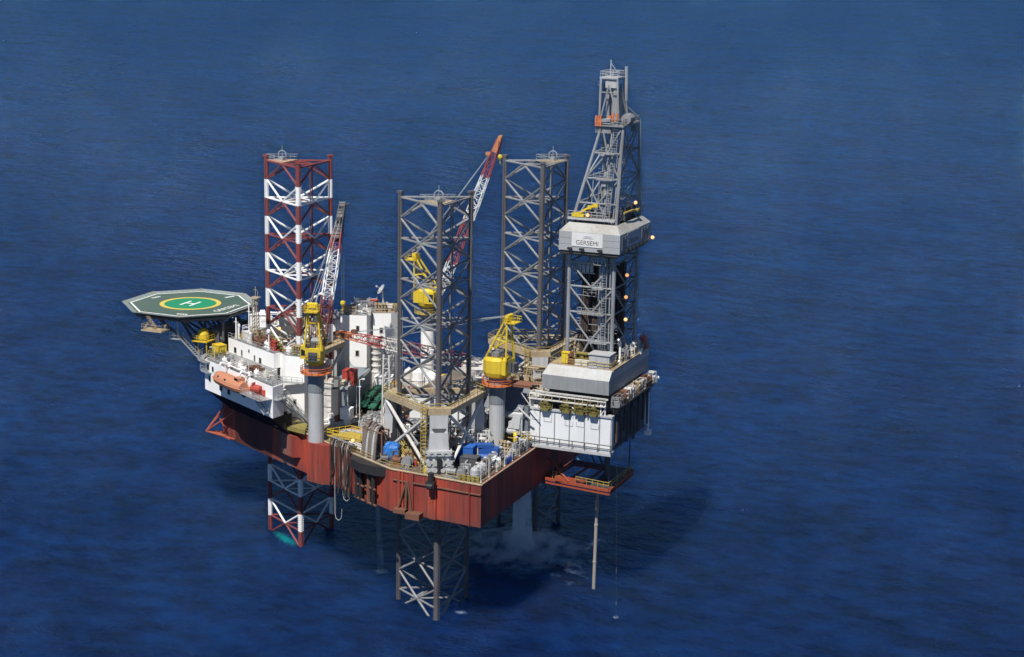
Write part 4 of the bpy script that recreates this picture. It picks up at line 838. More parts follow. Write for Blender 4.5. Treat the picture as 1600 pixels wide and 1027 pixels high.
while z < 62: mb.tube((62.9, DY0-.2, z), (63.7, DY0-.2, z), .045, 4); z += .45
while z < 84:
    f = (z-67)/17
    if f > 0: mb.tube((62.9+.6*f, DY0-.2+1.8*f, z), (63.7+.6*f, DY0-.2+1.8*f, z), .045, 4)
    z += .45
for x, r_ in ((62.4, .16), (64.2, .13)): mb.tube((x, DY0+.3, DB), (x, DY0+.3, 66), r_, 6); mb.tube((x, DY0+.3, 66), (x+.7, -3.2, 84), r_*.9, 6)
mb.build('ladder', STEEL, dk)
mb = MB()
for x, y, w_, z1, mi in ((58.6, -1.8, 1.5, 59.6, 0), (60.2, -.6, 1.3, 59.2, 0), (58.9, .6, 1.4, 59.4, 0), (61.6, .6, .9, 60.5, 1), (62.4, -2.4, .5, 61.5, 1), (63.4, 3.6, 1.1, 59.5, 0), (61.9, 4, 1.2, 58.8, 0)):
    for i in range(4):
        for j in range(4): mb.tube((x+(i-1.5)*w_/4, y+(j-1.5)*w_/4, DB), (x+(i-1.5)*w_/4+.1, y+(j-1.5)*w_/4, z1+random.uniform(-.3, .3)), w_/9, 5, mi=mi)
mb.build('racked_pipe', [PIPEB, GREY], dk)
mb = MB()
for x in (60.3, 61.5): mb.tube((x, .4, DB), (x, .4, 84), .14, 5)
mb.box((60.9, .4, 74.5), (1.3, 1.3, 2.6)); mb.tube((60.9, .4, 73.2), (60.9, .4, 71.6), .4, 8); mb.tube((60.9, .4, 75.8), (62.8, .4, 85.5), .07, 4); mb.tube((61.1, .7, 75.8), (63, .7, 85.5), .07, 4); mb.build('travelling_block', STEEL, dk)
mb = MB(); 
for i in range(5): mb.box((57.7+i*.72, -4.6, 59.3), (.55, .3, 1.3))
mb.tube((57.2, -4.6, 60.1), (61.2, -4.6, 60.1), .12, 5); mb.tube((57.2, -4.6, 58.5), (61.2, -4.6, 58.5), .12, 5); mb.build('finger_board', STEEL, dk)
mb = MB(); mb.path([(57.0, -5.6, 68.9), (58.6, -5.9, 69.2), (59.6, -5.7, 69.9), (61.2, -5.9, 70.6)], .22, 6); mb.box((58.2, -5.7, 68.8), (2.2, .7, .6)); mb.box((61.4, -5.9, 70.7), (.9, .5, .6)); mb.box((60.3, -5.8, 70.3), (.7, .5, .6)); mb.build('racking_arm', YEL, dk)
mb = MB(); mb.path([(65.5, -2.6, 69.2), (65.8, .6, 69.3), (65.8, 3.6, 68.9)], .2, 6); mb.box((65.9, 3.6, 69.0), (.5, 1.2, .5)); mb.build('racking_arm', YRAIL, dk)
mb = MB(); mb.bb(DX0-.4, DX1, DY0-.6, DY0+.2, 68.0, 68.4); mb.rail([(DX0-.3, DY0-.6, 68.4), (62.8, DY0-.6, 68.4)], 1.1, .06, 1.1); mb.build('racking_walkway', LGREY, dk)
for a in ((58.5, 63.2, -5.2, -4.4, 67, 69.3), (57.2, 58.1, -5.0, 2, 66.9, 69), (63.5, 64.6, 1, 6.4, 66.9, 69.6)): mb = MB(); mb.bb(*a); mb.build('racking_machinery', DGREY, dk)
# crown
mb = MB(); TZ = 92.2; c4 = [(60.5, -2.8), (64.0, -2.8), (64.2, 1.6), (60.7, 1.6)]; c5 = [(60.4, -2.2), (63.4, -2.2), (63.4, 1.2), (60.4, 1.2)]
for a, b2 in zip(c4, c5): mb.tube((*a, UT), (*b2, TZ), .2, 6)
for k in range(4):
    a, b2 = c4[k], c4[(k+1) % 4]; u, v = c5[k], c5[(k+1) % 4]; m = ((u[0]+v[0])/2, (u[1]+v[1])/2, TZ-1)
    mb.tube((*a, UT), m, .14, 5); mb.tube((*b2, UT), m, .14, 5); mb.tube((*u, TZ-2.4), (*v, TZ-2.4), .12, 5); mb.tube((*u, TZ), (*v, TZ), .2, 5); mb.tube((*a, UT), (*b2, UT), .2, 5)
mb.build('crown_frame', DERR, dk)
mb = MB(); mb.prism([(60.2, -2.4), (63.6, -2.4), (63.6, 1.4), (60.2, 1.4)], TZ, TZ+.2); mb.rail([(60.3, -2.3, TZ+.2), (63.5, -2.3, TZ+.2), (63.5, 1.3, TZ+.2), (60.3, 1.3, TZ+.2)], 1.0, .06, 1.0, True); mb.tube((61.7, -1, TZ), (61.7, -1, TZ+3.1), .1, 5); mb.path([(61.7, -1, TZ+2.6), (62.6, -.6, TZ+1.2), (63, -.6, TZ+1.2)], .08, 4); mb.box((62.2, -1.5, TZ-.9), (2.0, 1.2, 1.4)); mb.build('crown_platform', LGREY, dk)
mb = MB()
for x in (61.4, 62.4): mb.tube((x, -1, 85), (x, -1, 91), .35, 6)
for z in (86, 88, 90): mb.lathe((61.8, .6, z), [(0, -.35), (.9, -.3), (.9, .3), (0, .35)], 10, axis='y')
mb.bb(62.6, 63.4, -1.8, .8, 84.8, 90.5); mb.build('crown_block', STEEL, dk)
mb = MB(); mb.bb(60.2, 65.5, -4.2, 4.3, UT-.2, UT); mb.rail([(60.2, -4.2, UT), (65.4, -4.2, UT), (65.4, 4.3, UT), (60.2, 4.3, UT)], 1.1, .06, 1.1, True); mb.lathe((65.2, -1.2, UT+1.0), [(0, -1.3), (.9, -1.2), (1.0, 0), (.9, 1.2), (0, 1.3)], 10, axis='y'); mb.box((65, 3.4, UT-.9), (1.0, 1.8, 1.4)); mb.tube((60.8, -4, UT+.6), (63, -4, UT+.9), .4, 6); mb.bb(60.2, 63.0, -3.8, 4, UT-1.4, UT-.3); mb.build('crown_walkway', GREY, dk)
mb = MB()
for x in (60.5, 60.9, 61.3): mb.box((x, -4.3, UT+.7), (.25, .3, 1.8))
mb.box((60.9, -4.3, UT+.6), (1.2, .12, .2)); mb.build('safety_barrier', ORANGE, dk); mb = MB(); mb.box((63.5, -3.9, UT+.9), (1.6, .12, .2)); mb.box((63.4, -3.9, UT+1.4), (.3, .3, 1.5)); mb.box((62.8, -3.9, UT+1.3), (.5, .3, .7)); mb.box((64.1, -3.9, UT+1.4), (.3, .3, 1.3)); mb.build('safety_barrier', ORANGE, dk)
mb = MB(); mb.path([(63.85, 1.4, 88.2), (63.85, 1.4, 87.4), (65.45, 4.5, 84.9), (65.45, 4.7, 84.0), (65.4, 7.0, 67.2)], .15, 6); mb.tube((63.75, 1.3, 94.1), (63.85, 1.4, 88.2), .28, 8); mb.build('vent_pipe', STEEL, dk)
# ================================================================ deck cargo and machinery
def k_container(mb, x, y, z, a, L=3.2, W=2.2, H=2.3):
    c, s = math.cos(a), math.sin(a); T = lambda u, v, w_: (x+u*c-v*s, y+u*s+v*c, z+w_)
    mb.box(T(0, 0, H/2+.1), (L-.12, W-.12, H-.2), a)
    for u in (-L/2, L/2):
        for v in (-W/2, W/2): mb.box(T(u*.97, v*.96, H/2+.05), (.16, .16, H+.1), a)
    for w_ in (.08, H): 
        for v in (-W/2, W/2): mb.box(T(0, v*.96, w_+.02), (L, .14, .14), a)
        for u in (-L/2, L/2): mb.box(T(u*.97, 0, w_+.02), (.14, W, .14), a)
    n = int(L/.4)
    for i in range(n):
        for v in (-1, 1): mb.box(T(-L/2+.3+i*.4, v*(W/2-.05), H/2), (.16, .1, H-.3), a)
    for v in (-.3, .3): mb.box(T(L/2-.02, v, H/2), (.06, .05, H-.4), a)
def k_vtank(mb, x, y, z, a, r=.8, h=2.2):
    mb.lathe((x, y, z), [(r*.8, 0), (r*.8, .25), (r, .3), (r, h*.8), (r*.8, h*.93), (r*.35, h), (r*.2, h+.25), (.0, h+.26)], 12)
    mb.lathe((x, y, z), [(r*1.06, h*.45), (r*1.06, h*.5)], 12); mb.tube((x+r*.9*math.cos(a), y+r*.9*math.sin(a), z+.5), (x+r*1.6*math.cos(a), y+r*1.6*math.sin(a), z+.5), .12, 5); mb.tube((x+r*1.05, y, z+.1), (x+r*1.05, y, z+h+.2), .05, 4)
def k_htank(mb, x, y, z, a, r=.8, L=3):
    c, s = math.cos(a), math.sin(a); P = lambda t, w_=r+.35: (x+t*c, y+t*s, z+w_)
    mb.tube(P(-L/2), P(L/2), r, 12); mb.tube(P(L/2), P(L/2+r*.35), r, 12, r*.5); mb.tube(P(-L/2), P(-L/2-r*.35), r, 12, r*.5)
    for t in (-L*.3, L*.3): mb.box(P(t, .25), (.3, r*1.6, .5), a)
    mb.tube(P(.2), P(.2, 2*r+.7), .2, 6); mb.tube(P(-.6), P(-.6, 2*r+.6), .12, 5)
def k_skid(mb, x, y, z, a, S=1.0):
    c, s = math.cos(a), math.sin(a); T = lambda u, v, w_: (x+(u*c-v*s)*S, y+(u*s+v*c)*S, z+w_*S)
    mb.box(T(0, 0, .12), (2.8*S, 1.5*S, .22*S), a); mb.tube(T(-1.2, 0, .75), T(0, 0, .75), .45*S, 9); mb.box(T(-.6, 0, 1.3), (.5*S, .4*S, .35*S), a); mb.box(T(.65, 0, .65), (.9*S, 1.0*S, .9*S), a); mb.tube(T(.65, .2, 1.0), T(.65, .2, 1.9), .17*S, 6); mb.tube(T(.65, .2, 1.8), T(1.6, .4, 1.8), .14*S, 6); mb.tube(T(1.2, -.3, .6), T(1.2, -.3, 1.4), .25*S, 8); mb.tube(T(1.6, .4, 1.8), T(1.6, .4, .2), .14*S, 6)
def k_basket(mb, x, y, z, a, L=3, W=1.5, H=1.2):
    c, s = math.cos(a), math.sin(a); T = lambda u, v, w_: (x+u*c-v*s, y+u*s+v*c, z+w_)
    mb.box(T(0, 0, .08), (L, W, .12), a)
    for v in (-W/2, W/2): mb.box(T(0, v, H*.35), (L, .06, H*.6), a); mb.box(T(0, v, H), (L, .1, .1), a)
    for u in (-L/2, L/2): mb.box(T(u, 0, H*.35), (.06, W, H*.6), a); mb.box(T(u, 0, H), (.1, W, .1), a)
    for u in (-L/2, -L/6, L/6, L/2):
        for v in (-W/2, W/2): mb.box(T(u, v, H/2), (.1, .1, H), a)
    for i in range(5): mb.box(T(random.uniform(-L*.38, L*.38), random.uniform(-W*.28, W*.28), H*.5), (random.uniform(.3, .9), random.uniform(.3, .6), H*random.uniform(.5, .9)), a+random.uniform(-.4, .4))
def k_pipes(mb, x, y, z, a, L=8, n=7):
    c, s = math.cos(a), math.sin(a); T = lambda u, v, w_: (x+u*c-v*s, y+u*s+v*c, z+w_)
    for u in (-L*.35, L*.35): mb.box(T(u, 0, .12), (.25, n*.34+.3, .22), a); mb.box(T(u, n*.17+.1, .5), (.2, .12, .8), a); mb.box(T(u, -n*.17-.1, .5), (.2, .12, .8), a)
    for lay in range(2):
        for i in range(n-lay): o = random.uniform(-.4, .4); v = (i-(n-lay-1)/2)*.34; w_ = .4+lay*.3; mb.tube(T(-L/2+o, v, w_), T(L/2+o, v, w_), .15, 6); mb.tube(T(L/2+o-.3, v, w_), T(L/2+o, v, w_), .18, 6)
def k_manifold(mb, x, y, z, a, L=2.4):
    c, s = math.cos(a), math.sin(a); T = lambda u, v, w_: (x+u*c-v*s, y+u*s+v*c, z+w_)
    mb.tube(T(-L/2, 0, .6), T(L/2, 0, .6), .16, 6); mb.tube(T(-L/2, .5, 1.3), T(L/2, .5, 1.3), .13, 6); mb.box(T(0, .2, .1), (L, 1.1, .15), a)
    for i in range(4): u = -L/2+.3+i*(L-.6)/3; mb.tube(T(u, 0, .1), T(u, 0, 1.7), .1, 5); mb.tube(T(u, 0, .9), T(u, .5, 1.3), .1, 5); mb.tube(T(u, -.15, 1.75), T(u, .15, 1.75), .28, 8); mb.box(T(u, 0, 1.1), (.35, .35, .35), a)
def k_fan(mb, x, y, z, a, S=1.0):
    mb.lathe((x, y, z), [(.75*S, 0), (.75*S, .2), (.6*S, .25), (.6*S, 1.9*S), (.72*S, 2.0*S)], 10); mb.box((x, y, z+3.0*S), (1.9*S, 1.9*S, 2.0*S), a); mb.box((x, y, z+4.03*S), (2.0*S, 2.0*S, .08), a)
    c, s = math.cos(a), math.sin(a)
    for i in range(6): w_ = 2.25*S+i*.28*S; mb.box((x+s*.97*S, y-c*.97*S, z+w_), (1.6*S, .06, .1), a)
def k_vent(mb, x, y, z, a, h=2.6, r=.35):
    c, s = math.cos(a), math.sin(a); mb.lathe((x, y, z), [(r*1.5, 0), (r*1.5, .1), (r, .15), (r, h)], 9); mb.path([(x, y, z+h), (x+c*r, y+s*r, z+h+r*1.2), (x+c*r*2.4, y+s*r*2.4, z+h+r*1.0), (x+c*r*3.0, y+s*r*3.0, z+h-.1)], r, 8)
def k_drum(mb, x, y, z, a):
    mb.lathe((x, y, z), [(.3, 0), (.32, .03), (.32, .3), (.34, .32), (.32, .34), (.32, .6), (.34, .62), (.32, .64), (.32, .9), (.3, .93)], 10); mb.tube((x+.12, y, z+.93), (x+.12, y, z+.97), .05, 5)
def k_reel(mb, x, y, z, a, r=1.0, wd=1.2):
    c, s = math.cos(a), math.sin(a); P = lambda t: (x-s*t, y+c*t, z+r+.25)
    mb.tube(P(-wd/2), P(wd/2), r*.72, 12); mb.tube(P(-wd/2-.08), P(-wd/2+.05), r, 14); mb.tube(P(wd/2-.05), P(wd/2+.08), r, 14); mb.box((x, y, z+.12), (r*2.1, wd+.5, .2), a)
    for t in (-wd/2-.2, wd/2+.2): mb.tube((P(t)[0]-c*r*.9, P(t)[1]-s*r*.9, z+.1), P(t), .1, 5); mb.tube((P(t)[0]+c*r*.9, P(t)[1]+s*r*.9, z+.1), P(t), .1, 5)
def k_shed(mb, x, y, z, a, L=4, W=3, H=2.8):
    c, s = math.cos(a), math.sin(a); T = lambda u, v, w_: (x+u*c-v*s, y+u*s+v*c, z+w_)
    mb.box(T(0, 0, H/2), (L, W, H), a); mb.box(T(0, 0, H+.06), (L+.3, W+.3, .12), a); mb.box(T(-L*.2, -W/2-.02, H*.42), (.8, .08, H*.75), a); mb.box(T(L*.25, -W/2-.03, H*.62), (.9, .08, .6), a); mb.box(T(L*.2, 0, H+.4), (.9, .9, .6), a); mb.tube(T(-L*.3, W*.2, H), T(-L*.3, W*.2, H+1.2), .18, 6); mb.box(T(L/2+.02, 0, H*.42), (.08, .8, H*.72), a)
def k_pallet(mb, x, y, z, a):
    c, s = math.cos(a), math.sin(a); T = lambda u, v, w_: (x+u*c-v*s, y+u*s+v*c, z+w_)
    for v in (-.5, 0, .5): mb.box(T(0, v, .07), (1.3, .14, .12), a)
    mb.box(T(0, 0, .16), (1.3, 1.2, .05), a)
    for l in range(4):
        for i in (-1, 1):
            for j in (-1, 1): mb.loft([[T(i*.31+u*.27, j*.29+v*.26, .19+l*.24) for u, v in ((-1, -.8), (1, -1), (1, .9), (-1, 1))], [T(i*.31+u*.3, j*.29+v*.29, .31+l*.24) for u, v in ((-1, -1), (1, -1), (1, 1), (-1, 1))], [T(i*.31+u*.25, j*.29+v*.25, .42+l*.24) for u, v in ((-1, -1), (1, -.8), (1, 1), (-.9, 1))]])
KN = dict(container=(k_container, 'cargo_container', 'steel cargo container', 'container'), vtank=(k_vtank, 'upright_tank', 'upright tank with domed top', 'tank'), htank=(k_htank, 'horizontal_tank', 'lying cylindrical tank on saddles', 'tank'), skid=(k_skid, 'pump_skid', 'pump and motor skid', 'pump'), basket=(k_basket, 'cargo_basket', 'open cargo basket', 'basket'), pipes=(k_pipes, 'pipe_stack', 'drill pipe stack', 'pipes'), manifold=(k_manifold, 'valve_manifold', 'valve manifold', 'manifold'), fan=(k_fan, 'ventilation_unit', 'box vent on a post', 'ventilator'), vent=(k_vent, 'gooseneck_vent', 'gooseneck vent pipe', 'vent'), drum=(k_drum, 'oil_drum', 'oil drum', 'drum'), reel=(k_reel, 'hose_reel', 'hose reel on a frame', 'reel'), shed=(k_shed, 'deck_cabin', 'flat roofed deck cabin', 'cabin'), pallet=(k_pallet, 'sack_pallet', 'pallet of stacked sacks', 'pallet'))
CN = {'white': WHITE, 'off white': OFFW, 'light grey': LGREY, 'grey': GREY, 'dark grey': DGREY, 'rusty brown': RUST, 'olive': OLIVE, 'blue': BLUE, 'yellow': YEL, 'red': RED, 'tan': BEIGE, 'green': GREEND, 'orange': ORANGE, 'brown': PIPEB, 'black': BLACK}
PEND = []
def item(kind, x, y, z, a, colour, zone, **kw): PEND.append((kind, x, y, z, a, colour, zone, kw))
ORD = ['leftmost', 'second from left', 'third from left', 'fourth from left', 'fifth from left', 'sixth from left', 'seventh from left', 'eighth from left', 'ninth from left', 'tenth from left', 'eleventh from left', 'twelfth from left']
def flush():
    gr = {}
    for p in PEND: gr.setdefault((p[0], p[5], p[6]), []).append(p)
    for (kind, colour, zone), L in gr.items():
        fn, nm, desc, cat = KN[kind]; L.sort(key=lambda p: (Vector((p[1], p[2], p[3]))-cam.matrix_world.translation).dot(R2))
        for i, p in enumerate(L):
            mb = MB(); fn(mb, p[1], p[2], p[3], p[4], **p[7])
            lab = f'{colour} {desc} {zone}' if len(L) == 1 else f'{ORD[i]} of {len(L)} {colour} {desc}s {zone}' if i < len(L)-1 else f'rightmost of {len(L)} {colour} {desc}s {zone}'
            lab = lab.replace('pipess', 'pipes').replace('gears', 'gear')
            solo(nm, ' '.join(lab.split()[:16]), cat, mb, CN[colour], None if len(L) == 1 else f'{colour} {desc}s {zone}', smooth=False)
D = DZ+.05
def k_tangle(mb, x, y, z, a, L=4, W=3, H=3.4, n=16):
    c, s = math.cos(a), math.sin(a); T = lambda u, v, w_: (x+u*c-v*s, y+u*s+v*c, z+w_)
    mb.box(T(0, 0, .08), (L, W, .14), a)
    for u in (-L/2, L/2):
        for v in (-W/2, W/2): mb.box(T(u*.96, v*.96, H*.45), (.14, .14, H*.9), a)
    for w_ in (H*.5, H*.9):
        for v in (-W/2, W/2): mb.tube(T(-L/2, v*.96, w_), T(L/2, v*.96, w_), .06, 4)
        for u in (-L/2, L/2): mb.tube(T(u*.96, -W/2, w_), T(u*.96, W/2, w_), .06, 4)
    for i in range(n):
        u, v, w_ = random.uniform(-L/2, L/2), random.uniform(-W/2, W/2), random.uniform(.2, H); r_ = random.choice((.07, .1, .1, .16, .24)); k = random.random()
        if k < .3: mb.tube(T(-L/2, v, w_), T(random.uniform(0, L/2), v, w_), r_, 6); mb.tube(T(-L/2, v, w_), T(-L/2, v, .1), r_, 6)
        elif k < .55: mb.tube(T(u, -W/2, w_), T(u, W/2, w_), r_, 6); mb.tube(T(u, W/2, w_), T(u, W/2, .1), r_, 6)
        elif k < .75: mb.tube(T(u, v, .1), T(u, v, w_+.4), r_*1.2, 6); mb.box(T(u, v, w_*.6), (r_*4, r_*4, r_*4), a)
        elif k < .9: mb.box(T(u*.8, v*.8, .1+w_*.3), (random.uniform(.5, 1.2), random.uniform(.4, 1.0), w_*.6), a)
        else: mb.tube(T(u*.7, v*.7, .1), T(u*.7, v*.7, min(w_+.3, 2)), random.uniform(.3, .55), 9)
KN['tangle'] = (k_tangle, 'piping_module', 'pipe module', 'pipework')
def k_lamppost(mb, x, y, z, a, h=4):
    mb.tube((x, y, z), (x, y, z+h), .07, 5); mb.box((x, y, z+.05), (.35, .35, .1)); mb.tube((x, y, z+h), (x+.6*math.cos(a), y+.6*math.sin(a), z+h+.15), .05, 4); mb.box((x+.7*math.cos(a), y+.7*math.sin(a), z+h+.1), (.5, .3, .2), a)
def k_run(mb, x, y, z, a, L=10, n=4):
    c, s = math.cos(a), math.sin(a); T = lambda u, v, w_: (x+u*c-v*s, y+u*s+v*c, z+w_)
    for i in range(n):
        v = (i-(n-1)/2)*.38; w_ = .5+.25*(i % 2); e = L/2-random.uniform(0, L*.2); mb.path([T(-L/2, v, .1), T(-L/2, v, w_), T(e, v, w_), T(e, v, w_+random.choice((-.4, 1.2)))], random.choice((.09, .13, .17)), 6)
    for k in range(max(2, int(L/3))): u = -L/2+.5+k*(L-1)/max(1, int(L/3)-1); mb.box(T(u, 0, .22), (.15, n*.4+.2, .44), a); mb.box(T(u+.6, (k % n-(n-1)/2)*.38, .62), (.4, .4, .5), a)
KN['run'] = (k_run, 'pipe_run', 'pipe run', 'pipes')
KN['lamppost'] = (k_lamppost, 'lamp_post', 'thin deck lamp post', 'lamp post')
# port aft corner
z1 = 'on the near deck corner'
for x, y in ((50.9, -32.3), (51.0, -30.9), (50.9, -29.4)): item('vtank', x, y, D, 1, 'light grey', z1, r=.75, h=2.3)
item('vtank', 51.2, -24.2, D, 2, 'white', z1, r=.85, h=1.9)
item('skid', 47.4, -32.0, D, .1, 'grey', z1, S=1.25); item('skid', 47.9, -29.6, D, 1.5, 'light grey', z1, S=1.0)
item('vtank', 42.0, -32.4, D, 0, 'yellow', z1, r=.45, h=1.2)
item('manifold', 50.2, -27.4, D, 1.4, 'rusty brown', z1); item('container', 47.4, -26.2, D, .05, 'dark grey', z1, L=3.0, W=2.0, H=2.0)
for i in range(5): item('drum', 48.6+i*.8, -33.2, D, 0, 'olive', z1)
for i in range(4): item('drum', 52.0, -21.4+i*.85, D, 0, 'blue', z1)
item('basket', 50.2, -21.6, D, 1.5, 'grey', z1, L=3.2, W=1.6); item('manifold', 49.2, -18.2, D, 1.5, 'grey', z1); item('skid', 51.2, -16.6, D, 1.5, 'light grey', z1); item('vent', 50.4, -13.5, D, 2, 'yellow', z1); item('reel', 51.5, -12.2, D, 1.5, 'light grey', z1); item('manifold', 48.6, -14.6, D, 0, 'tan', z1)
item('htank', 45.6, -16.6, D, .3, 'blue', 'behind the near jacking tower', r=.8, L=1.6)
# port side, between near leg and bow crane
z2 = 'on the deck edge left of the near leg'
item('skid', 36.2, -30.0, D, .1, 'rusty brown', z2, S=1.2); item('skid', 33.6, -29.6, D, .4, 'dark grey', z2, S=1.1); item('reel', 37.8, -31.0, D, .1, 'grey', z2, r=.9); item('drum', 38.6, -29.4, D, 0, 'red', z2)
item('manifold', 36.6, -26.2, D, .4, 'tan', z2); item('skid', 33.2, -25.3, D, .4, 'light grey', z2, S=1.1)
item('fan', 17.6, -14.2, D, .1, 'white', 'beside the yellow hose platform', S=1.0)
item('vent', 12.4, -8.6, D, 2, 'dark grey', 'at the foot of the grey corrugated bulkhead', h=5.6, r=.95)
item('fan', 22.6, -6.4, D, .15, 'off white', 'in the middle of the main deck', S=1.0); item('vtank', 23.2, -9.0, D, 0, 'white', 'in the middle of the main deck', r=.9, h=3.0); item('vtank', 23.6, -11.0, D, 0, 'white', 'in the middle of the main deck', r=.6, h=4.6); item('skid', 28.4, -14.8, D, .5, 'white', 'in the middle of the main deck', S=1.2)
item('container', 28.6, -18.0, D, 0, 'off white', 'in the middle of the main deck', L=3.6, W=2.2, H=2.2); item('basket', 25.4, -15.6, D, .2, 'grey', 'in the middle of the main deck')
for k in range(3): item('shed', 10.2+.2*k, -7.9+.0*k, D+k*2.25, .1, 'off white', 'stacked beside the bow crane pedestal', L=2.3, W=2.0, H=2.1)
item('basket', 20.5, -12.0, D, .5, 'light grey', 'beside the yellow hose platform'); item('pipes', 21.0, -15.2, D, .1, 'rusty brown', 'beside the yellow hose platform', L=7, n=7); item('pipes', 22, -9.2, D, .05, 'grey', 'beside the green deck cover', L=8, n=6); item('manifold', 19.6, -7.6, D, .2, 'grey', 'beside the green deck cover'); item('vtank', 20.2, -5.0, D, 0, 'light grey', 'beside the green deck cover', r=.6, h=1.4); item('vtank', 22, -4.4, D, 0, 'light grey', 'beside the green deck cover', r=.6, h=1.4); item('htank', 14.5, -10.8, D, 1.2, 'rusty brown', 'at the foot of the grey corrugated bulkhead', r=.6, L=2.2); item('skid', 12.6, -12.6, D, 1.0, 'white', 'at the foot of the bow crane pedestal', S=.9); item('drum', 14.6, -19.2, D, 0, 'white', 'at the foot of the bow crane pedestal'); item('drum', 14.0, -18.6, D, 0, 'white', 'at the foot of the bow crane pedestal'); item('htank', 13.6, -17.6, D, .3, 'white', 'at the foot of the bow crane pedestal', r=.5, L=1.5)
# main deck behind the near leg
z3 = 'on the main deck behind the near leg'
item('vtank', 17.8, 15.4, D, 0, 'white', z3, r=1.2, h=5.2); item('vtank', 21.0, 14.6, D, 0, 'white', z3, r=1.2, h=4.6); item('vtank', 14.2, 18.8, D, 0, 'off white', z3, r=1.0, h=3.6)
item('htank', 19.0, 9.5, D, .9, 'light grey', z3, r=1.0, L=4); item('container', 26.5, 12.2, D, .1, 'tan', z3, L=4, W=2.4, H=2.4); item('container', 22, 20.5, D, .5, 'yellow', z3, L=3.4, W=2.4, H=2.6); item('container', 30.2, 19.5, D, .2, 'white', z3, L=5.5, W=2.6, H=2.6); item('container', 27.6, 24.2, D, .3, 'off white', z3, L=5.5, W=2.6, H=2.7); item('shed', 32.0, 14.0, D, .1, 'off white', z3, L=4.5, W=3.2, H=3); item('basket', 23.2, 7.5, D, .4, 'rusty brown', z3, L=3.6); item('basket', 28.2, 6.6, D, .1, 'rusty brown', z3, L=3.6); item('pipes', 29, 2.4, D, .05, 'tan', z3, L=9, n=8); item('pipes', 30, -2.6, D, .02, 'grey', z3, L=9, n=8); item('pipes', 22, 2.2, D, .1, 'rusty brown', z3, L=7, n=7); item('skid', 33, 9.2, D, .5, 'white', z3, S=1.3); item('skid', 25.8, 16.2, D, 1.0, 'olive', z3, S=1.4); item('reel', 33.8, 5.4, D, .5, 'grey', z3, r=1.3); item('container', 18.6, 5.4, D, .1, 'blue', z3, L=3.2, W=2.2, H=2.2); item('container', 21.4, 6.0, D, .1, 'off white', z3, L=2.8, W=2, H=2.2); item('manifold', 25.6, 0.0, D, 1.3, 'yellow', z3); item('manifold', 17.6, 11.6, D, .3, 'red', z3)
for k, (x, y) in enumerate(((30.6, -8.2), (31.9, -8.4), (33.2, -8.2), (30.8, -6.6), (32.2, -6.7))): item('pallet', x, y, D, .1*k, 'off white', z3)
for k in range(6): item('pallet', 24.5+1.6*k, 9.4+.3*k, D, .12*k, 'tan', z3)
item('fan', 35.0, 11.6, D, .2, 'light grey', z3, S=1.0); item('vent', 28.4, 9.6, D, .5, 'rusty brown', z3, h=3.4, r=.5); item('vent', 34.2, -3.4, D, 2.6, 'white', z3, h=4.4, r=.4); item('htank', 36.2, 2.8, D, 1.2, 'tan', z3, r=1.1, L=3.4); item('skid', 37.6, -6.4, D, .6, 'grey', z3, S=1.3); item('skid', 31.6, -12.8, D, .8, 'dark grey', z3, S=1.3); item('basket', 37.2, -10.4, D, 1.2, 'grey', z3); item('manifold', 34.2, -13.6, D, .4, 'yellow', z3); item('drum', 36.3, -14.4, D, 0, 'orange', z3); item('htank', 40.2, -12.6, D, 1.5, 'white', z3, r=.8, L=2.4); item('vtank', 42.6, -9.8, D, 0, 'off white', z3, r=.8, h=2.6); item('shed', 44.0, 13.8, D, .0, 'white', z3, L=5, W=3.4, H=3.2); item('container', 50.0, 14.2, D, 0, 'white', z3, L=3.2, W=2.4, H=2.4); item('container', 49.2, 17.8, D, 0, 'red', z3, L=3.0, W=2.2, H=2.4)
for x, y, c_, H, L, W in ((36, 15.5, 'off white', 3.2, 4.5, 3), (24, 11, 'rusty brown', 3.6, 4, 3), (29.5, 15.8, 'tan', 3.0, 4, 2.6), (35.5, 20, 'light grey', 4.2, 4, 3), (16, 8.5, 'tan', 3.0, 3.6, 2.6), (20.6, 17.6, 'light grey', 3.2, 3.4, 3), (33.5, -8.8, 'rusty brown', 2.6, 4, 3), (36.6, -1.8, 'off white', 3.6, 4, 3), (40.5, -8.6, 'tan', 3.0, 3.6, 2.6), (29.6, -9.6, 'grey', 2.6, 3.4, 2.4), (38, 7, 'light grey', 3.8, 4.4, 3), (41.6, 12.2, 'tan', 4.4, 4, 3), (46, 12.6, 'light grey', 4.0, 4, 2.4), (27, -4.6, 'rusty brown', 2.4, 4, 2.6), (22.6, -1.8, 'tan', 2.4, 3.2, 2.6), (31, -17.8, 'grey', 2.6, 3, 2.6), (36.8, -18.6, 'tan', 3.4, 3.8, 3), (40.8, -20.4, 'rusty brown', 3.0, 3.4, 2.8), (36.0, -22.8, 'grey', 4.4, 3, 3), (41.2, -24.4, 'olive', 4.0, 3, 2.6), (38.8, -17.0, 'light grey', 4.6, 3, 2)): item('tangle', x, y, D, random.uniform(-.2, .4), c_, z3, L=L, W=W, H=H)
for x, y in ((44.2, -18.6), (46.0, -17.8), (43.8, -21.0)): item('tangle', x, y, D, .3, 'off white', 'between the near jacking tower and the grey crane pedestal', L=2.6, W=2, H=4.4)
for x, y in ((30.2, -21.0), (27.8, -21.4)): item('tangle', x, y, D, .3, 'off white', 'left of the near jacking tower', L=3.0, W=2.4, H=4.2)
for x, y in ((26.2, -17.8), (24.4, -18.4), (21.8, -12.8)): item('tangle', x, y, D, .1, 'light grey', 'left of the near jacking tower', L=2.6, W=1.8, H=3)
